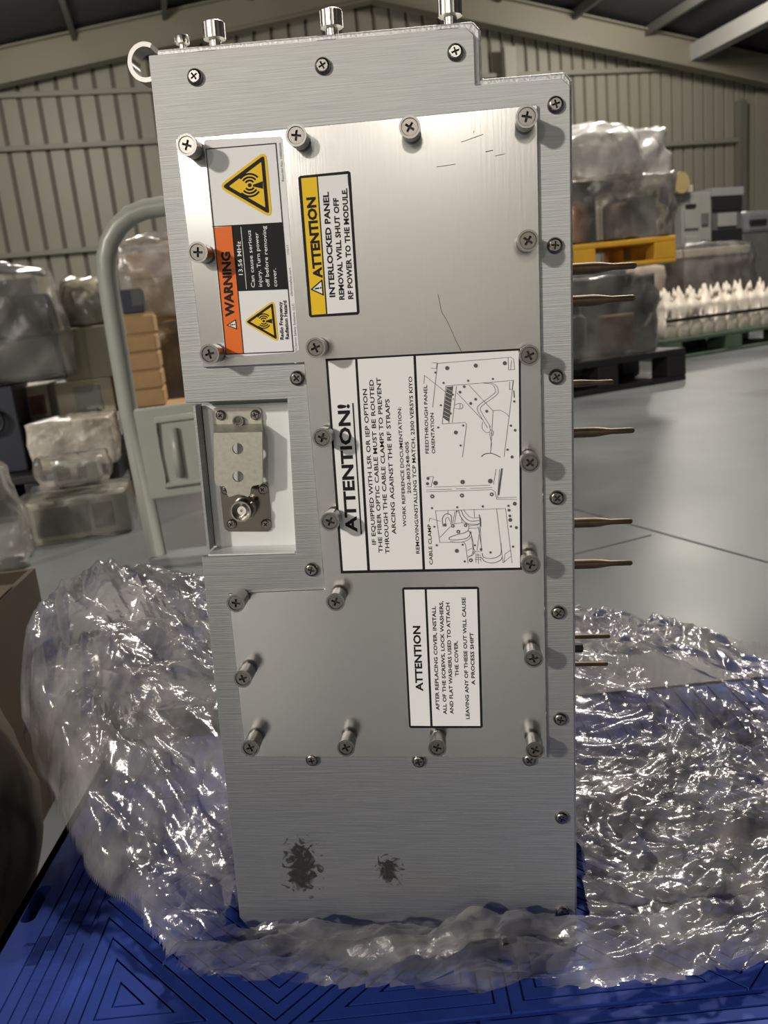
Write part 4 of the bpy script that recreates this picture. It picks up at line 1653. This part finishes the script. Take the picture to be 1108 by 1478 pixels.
def pallet_thing(name, label, m, corner, yaw, L_, Dp, h, z0=0.0, group=None):
    """pallet whose front right bottom corner stands at corner"""
    o = empty(name, (float(corner[0]), float(corner[1]), z0), yaw)
    tag(o, label, 'pallet', group)
    MB().box((-L_, 0, h * .80), (0, Dp, h)).build('top_deck', m, o, bevel=.005)
    MB().box((-L_, 0, 0), (0, Dp, h * .16)).build('bottom_deck', m, o, bevel=.005)
    bw = .12 * L_
    for i in range(3):
        for j in range(3):
            x_ = -L_ + (L_ - bw) * i / 2
            y_ = (Dp - bw) * j / 2
            MB().box((x_, y_, h * .16), (x_ + bw, y_ + bw, h * .80)).build('block', m, o, bevel=.004)
    return o


YB = math.atan2(.38, .65) * .8
c1 = G(990, 548)
bp_ = pallet_thing('black_pallet', 'black pallet on the floor under the film wrapped dark goods', m_blk, c1, YB, 1.0, .8, .165)
dB = np.array([math.cos(YB), math.sin(YB), 0])
nB = np.array([-dB[1], dB[0], 0])
wg = empty('wrapped_goods', (0, 0, 0), YB)
c_ = c1 - dB * .56 + nB * .40
wg.location = (float(c_[0]), float(c_[1]), .166)
tag(wg, 'dark grey machine parts wrapped in film under the yellow pallet', 'machine parts')
ztop = float(P(905, 384, 4.35)[2])
hg = ztop - .166 - .004
MB().box((-.38, -.28, 0), (.30, .30, hg * .985)).build('core_block', mat('dark_goods', (.085, .09, .09), .5, var=.4, vscale=5), wg, bevel=.02)
MB().lathe([(.09, 0), (.09, .12), (.07, .14), (.07, .22)], 20, (-.1, -.30, .08)).build('motor', mat('motor_grey', (.2, .21, .21), .4), wg, auto=40)
MB().box((.10, -.33, .02), (.30, -.27, .20)).build('duct', mat('rust_brown', (.13, .075, .05), .6), wg, bevel=.01)
crumple('film_wrap', (.86, .76, hg * .90), 24, .03, 41, m_filmb, wg, (-.03, 0, 0), .12, 6)
MB().box((.372, -.36, .30), (.40, -.33, .38)).build('edge_guard', m_blk, wg)
MB().box((.355, -.36, .19), (.385, -.33, .24)).build('edge_guard', m_blk, wg)

m_yel = mat('yellow_paint', (0.70, 0.38, 0.03), .5, var=.15, vscale=8)
YY = R(4)
cy = P(976, 375, 4.42)
yp = pallet_thing('yellow_pallet', 'yellow pallet carrying the film wrapped steel chamber', m_yel, cy, YY, .95, .75, .128, ztop)
yt = ztop + .129
# wrapped chamber on the yellow pallet
ch = empty('wrapped_chamber', (0, 0, 0), YY)
dY = np.array([math.cos(YY), math.sin(YY), 0])
nY = np.array([-dY[1], dY[0], 0])
c_ = cy - dY * .36 + nY * .34
ch.location = (float(c_[0]), float(c_[1]), yt)
tag(ch, 'steel vacuum chamber wrapped in shiny film on the yellow pallet', 'machine')
m_ss = mat('stainless', (.70, .69, .67), .3, 1.0)
pp = lambda x, y: P(x, y, float(c_[1]))
Hc = float(pp(880, 196)[2]) - yt
MB().lathe([(.25, Hc * .55), (.285, Hc * .55), (.285, Hc * .60), (.255, Hc * .61), (.255, Hc * .86), (.20, Hc * .95), (.10, Hc * .985), (.001, Hc * .99)], 40, (-.10, 0, 0)).build('chamber', m_ss, ch, auto=40)
MB().lathe([(.16, 0.02), (.16, Hc * .54)], 28, (-.10, 0, 0)).build('lower_body', mat('dark_steel', (.25, .24, .23), .35, .8), ch, auto=40)
MB().lathe([(.08, 0), (.085, .02), (.085, .18), (.05, .21)], 24, (-.13, -.20, .012)).build('copper_motor', mat('copper', (.62, .30, .18), .35, .8), ch, auto=40)
MB().lathe([(.07, 0), (.07, .16), (.045, .18)], 20, (.10, -.22, .012)).build('pump', mat('pump_brown', (.16, .11, .09), .4, .3), ch, auto=40)
MB().box((.17, -.18, .01), (.33, .12, Hc * .40)).build('gearbox', mat('gear_grey', (.26, .26, .27), .4, .5), ch, bevel=.01)
MB().lathe([(.10, Hc * .4), (.10, Hc * .82), (.115, Hc * .83), (.115, Hc * .87)], 28, (.245, 0, 0)).build('side_port', m_ss, ch, auto=40)
MB().box((-.40, -.30, 0), (.34, .30, .012)).build('base_plate', m_blk, ch)
crumple('film_dome', (.66, .64, Hc * .50), 26, .045, 51, m_filmd, ch, (-.10, 0, Hc * .53), .45, 6)
crumple('film_side', (.30, .42, Hc * .52), 20, .035, 52, m_filmd, ch, (.235, 0, Hc * .46), .18, 8)
crumple('film_skirt', (.80, .66, Hc * .56), 26, .035, 53, m_filmb, ch, (-.02, 0, .0), .15, 7)

# green pallet with white bags
m_grn = mat('green_paint', (0.075, 0.115, 0.075), .6, var=.2, vscale=6)
g0, g1 = G(991, 517), G(1108, 498)
YG = math.atan2(g1[1] - g0[1], g1[0] - g0[0])
dG = unit((g1 - g0) * (1, 1, 0))
nG = np.array([-dG[1], dG[0], 0])
gc = g0 + dG * 1.12
pallet_thing('green_pallet', 'dark green pallet on the floor under the white bags', m_grn, gc, YG, 1.32, .95, .135)
m_bag = mat('white_bag', (0.74, 0.67, 0.57), .5, 0, var=.12, vscale=25)
m_strap = mat('black_strap', (.015, .014, .013), .5)


def bag_mesh(seed, w, dpt, hb):
    rg = random.Random(seed)
    m_ = MB()
    n_, v_, f_ = 20, [], []
    prof = [(0, .86), (.04, .97), (.3, 1.0), (.62, .97), (.64, .96), (.92, .98), (1.0, .93), (1.08, .76), (1.2, .52), (1.33, .26), (1.45, .06)]
    lx, ly = rg.uniform(-.02, .02), rg.uniform(-.01, .01)
    for t, s_ in prof:
        for k_ in range(n_):
            a_ = 2 * math.pi * k_ / n_
            c_, sn = math.cos(a_), math.sin(a_)
            pw = .45 if t < 1.02 else .7
            rx = math.copysign(abs(c_) ** pw, c_) * w / 2 * s_ * (1 + rg.uniform(-.05, .05))
            ry = math.copysign(abs(sn) ** pw, sn) * dpt / 2 * s_ * (1 + rg.uniform(-.05, .05))
            e_ = max(0, t - 1)
            v_.append((rx + lx * e_ * 3, ry + ly * e_ * 3, t * hb + (rg.uniform(-.006, .006) if 0 < t < 1.5 else 0)))
    for i in range(len(prof) - 1):
        for k_ in range(n_):
            k2 = (k_ + 1) % n_
            f_.append((i * n_ + k_, i * n_ + k2, (i + 1) * n_ + k2, (i + 1) * n_ + k_))
    f_.append(tuple(range(n_ - 1, -1, -1)))
    f_.append(tuple((len(prof) - 1) * n_ + k_ for k_ in range(n_)))
    m_.add(v_, f_)
    return m_


bw_, bh_ = .112, .205
zb = .1365
s0 = -.155
for i in range(11):
    for row in range(2):
        if row == 1 and i in (8, 9, 10):
            continue
        p_ = g0 + dG * (s0 + .0585 + .1175 * i + (.03 if row else 0)) + nG * (.085 + .125 * row)
        b_ = empty('white_bag', (float(p_[0]), float(p_[1]), zb), YG)
        if row == 0:
            tag(b_, 'white plastic bag with a twisted peak in the strapped front row on the green pallet', 'bag', 'white bags in the front row on the green pallet')
        else:
            tag(b_, 'white plastic bag standing behind the strapped front row on the green pallet', 'bag', 'white bags in the second row on the green pallet')
        bag_mesh(100 + i + 20 * row, bw_, .115, bh_ * (1.0 if row == 0 else 1.08)).build('bag_body', m_bag, b_, smooth=True)
        m_ = MB()
        rg = random.Random(i * 3 + row)
        for q_ in range(2):
            a_ = rg.uniform(0, 6.28)
            m_.lathe([(.020, 0), (.012, .02), (.003, .045 + .03 * rg.random())], 7, (.030 * math.cos(a_), .022 * math.sin(a_), bh_ * (1.12 + .12 * q_)))
        m_.build('tied_ears', m_bag, b_, smooth=True)
st_ = empty('load_strap', tuple(map(float, g0 + dG * s0 + np.array([0, 0, zb + bh_ * .5]))), YG)
tag(st_, 'black strap running across the front row of white bags', 'strap')
MB().box((-.002, .0215, 0), (1.30, .0245, .022)).build('strap_band', m_strap, st_)
MB().box((.6, .018, -.002), (.64, .0215, .024)).build('buckle', m_char, st_)

# goods behind the bags
YR = R(22)
m_ltg = mat('cabinet_grey', (.25, .25, .23), .45, var=.1, vscale=6)
fb = FB('grey_cabinet', 984, 1026, 278, 430, 7.4, YR, z0=0)
tag(fb.o, 'grey equipment cabinet between the wrapped chamber and the dark rack', 'cabinet')
fb.box('body', m_ltg, .5)
for z_ in (.42, .58, .76):
    fb.box('door_panel', m_ltg, .012, .08, .56, z_, z_ + .13, -.012)
    fb.box('switch_panel', m_char, .012, .66, .9, z_ + .02, z_ + .10, -.012)
fb.box('latch', m_blk, .02, .12, .45, .90, .925, -.02)
m_pcan = mat('pale_can', (.36, .35, .30), .5)
zc = fb.top + .001
f2 = FB('pipe_fitting', 965, 1000, 255, 288, 7.3, YR, z0=zc)
tag(f2.o, 'pale pipe fitting with a round brass rimmed port on the grey cabinet', 'pipe fitting')
f2.box('body', m_pcan, .2, .1, 1.0, 0, .45)
m_ = MB()
m_.tube([(0, .06, .03), (0, .06, f2.h * .62)], .05, 16)
m_.build('neck', m_pcan, f2.o, auto=40)
m_ = MB()
m_.lathe([(.045, 0), (.085, 0), (.085, .05), (.045, .05)], 24, axis='-y')
m_.build('port_ring', mat('brass_rim', (.70, .55, .25), .35, .6), f2.o, loc=(.0, .04, f2.h * .62), auto=40)
m_ = MB()
m_.lathe([(.044, .01), (.044, .02)], 20, axis='-y')
m_.build('port_bore', m_blk, f2.o, loc=(.0, .04, f2.h * .62))
fb = FB('dark_rack', 1026, 1070, 271, 430, 7.7, YR, z0=0)
tag(fb.o, 'dark equipment rack with black and grey drawers by the wall post', 'rack')
fb.box('body', m_char, .5)
fb.box('top_cap', mat('rack_grey', (.22, .22, .225), .45), .52, -.02, 1.02, .945, 1.0, -.02)
fb.box('drawer', m_blk, .015, .02, .98, .85, .935, -.015)
fb.box('drawer', m_ltg, .015, .2, .8, .74, .83, -.015)
fb.box('drawer', m_blk, .015, .02, .98, .60, .72, -.015)
fb.box('drawer', mat('rack_mid', (.13, .135, .14), .5), .015, .02, .75, .40, .56, -.015)
fb = FB('dark_machine', 1073, 1140, 302, 430, 8.6, YR, z0=0)
tag(fb.o, 'low dark machine with a rounded hood beyond the dark rack', 'machine')
fb.box('body', m_char, .6, 0, 1, 0, .8)
fb.box('hood', mat('hood_grey', (.14, .145, .15), .35), .55, .1, .95, .8, 1.0, .02, .04)
fb.box('handle', m_blk, .03, .15, .5, .88, .92, -.0)
fb = FB('film_wrapped_carton', 1052, 1140, 352, 470, 6.35, YG, z0=.1365)
q_ = g0 + dG * .78 + nG * .40
fb.o.location = (float(q_[0]), float(q_[1]), .1365)
tag(fb.o, 'pale carton under clear film standing behind the white bags', 'box')
fb.box('body', mat('pale_mauve', (.36, .33, .33), .6), .35)
fb.box('lid', mat('pale_lid', (.50, .46, .42), .6), .36, -.03, 1.02, .90, 1.0, -.006)
crumple('film_wrap', (fb.w * 1.06, .42, fb.h * 1.06), 16, .02, 61, m_filmb, fb.o, (0, .17, 0), .12, 7)
fb = FB('beige_sack', 976, 1021, 368, 470, 6.45, YG, z0=.1365)
q_ = g0 + dG * .15 + nG * .42
fb.o.location = (float(q_[0]), float(q_[1]), .1365)
tag(fb.o, 'pale brown sack standing behind the white bags near the grey cabinet', 'sack')
crumple('sack_body', (fb.w, .2, fb.h * .9), 12, .02, 63, mat('brown_sack', (.34, .28, .23), .7), fb.o, (0, .1, 0), .3, 8, taper=.15)
crumple('sack_fold', (fb.w * .7, .1, fb.h * .16), 8, .012, 64, MATS['brown_sack'], fb.o, (0, .1, fb.h * .86), .3, 12)
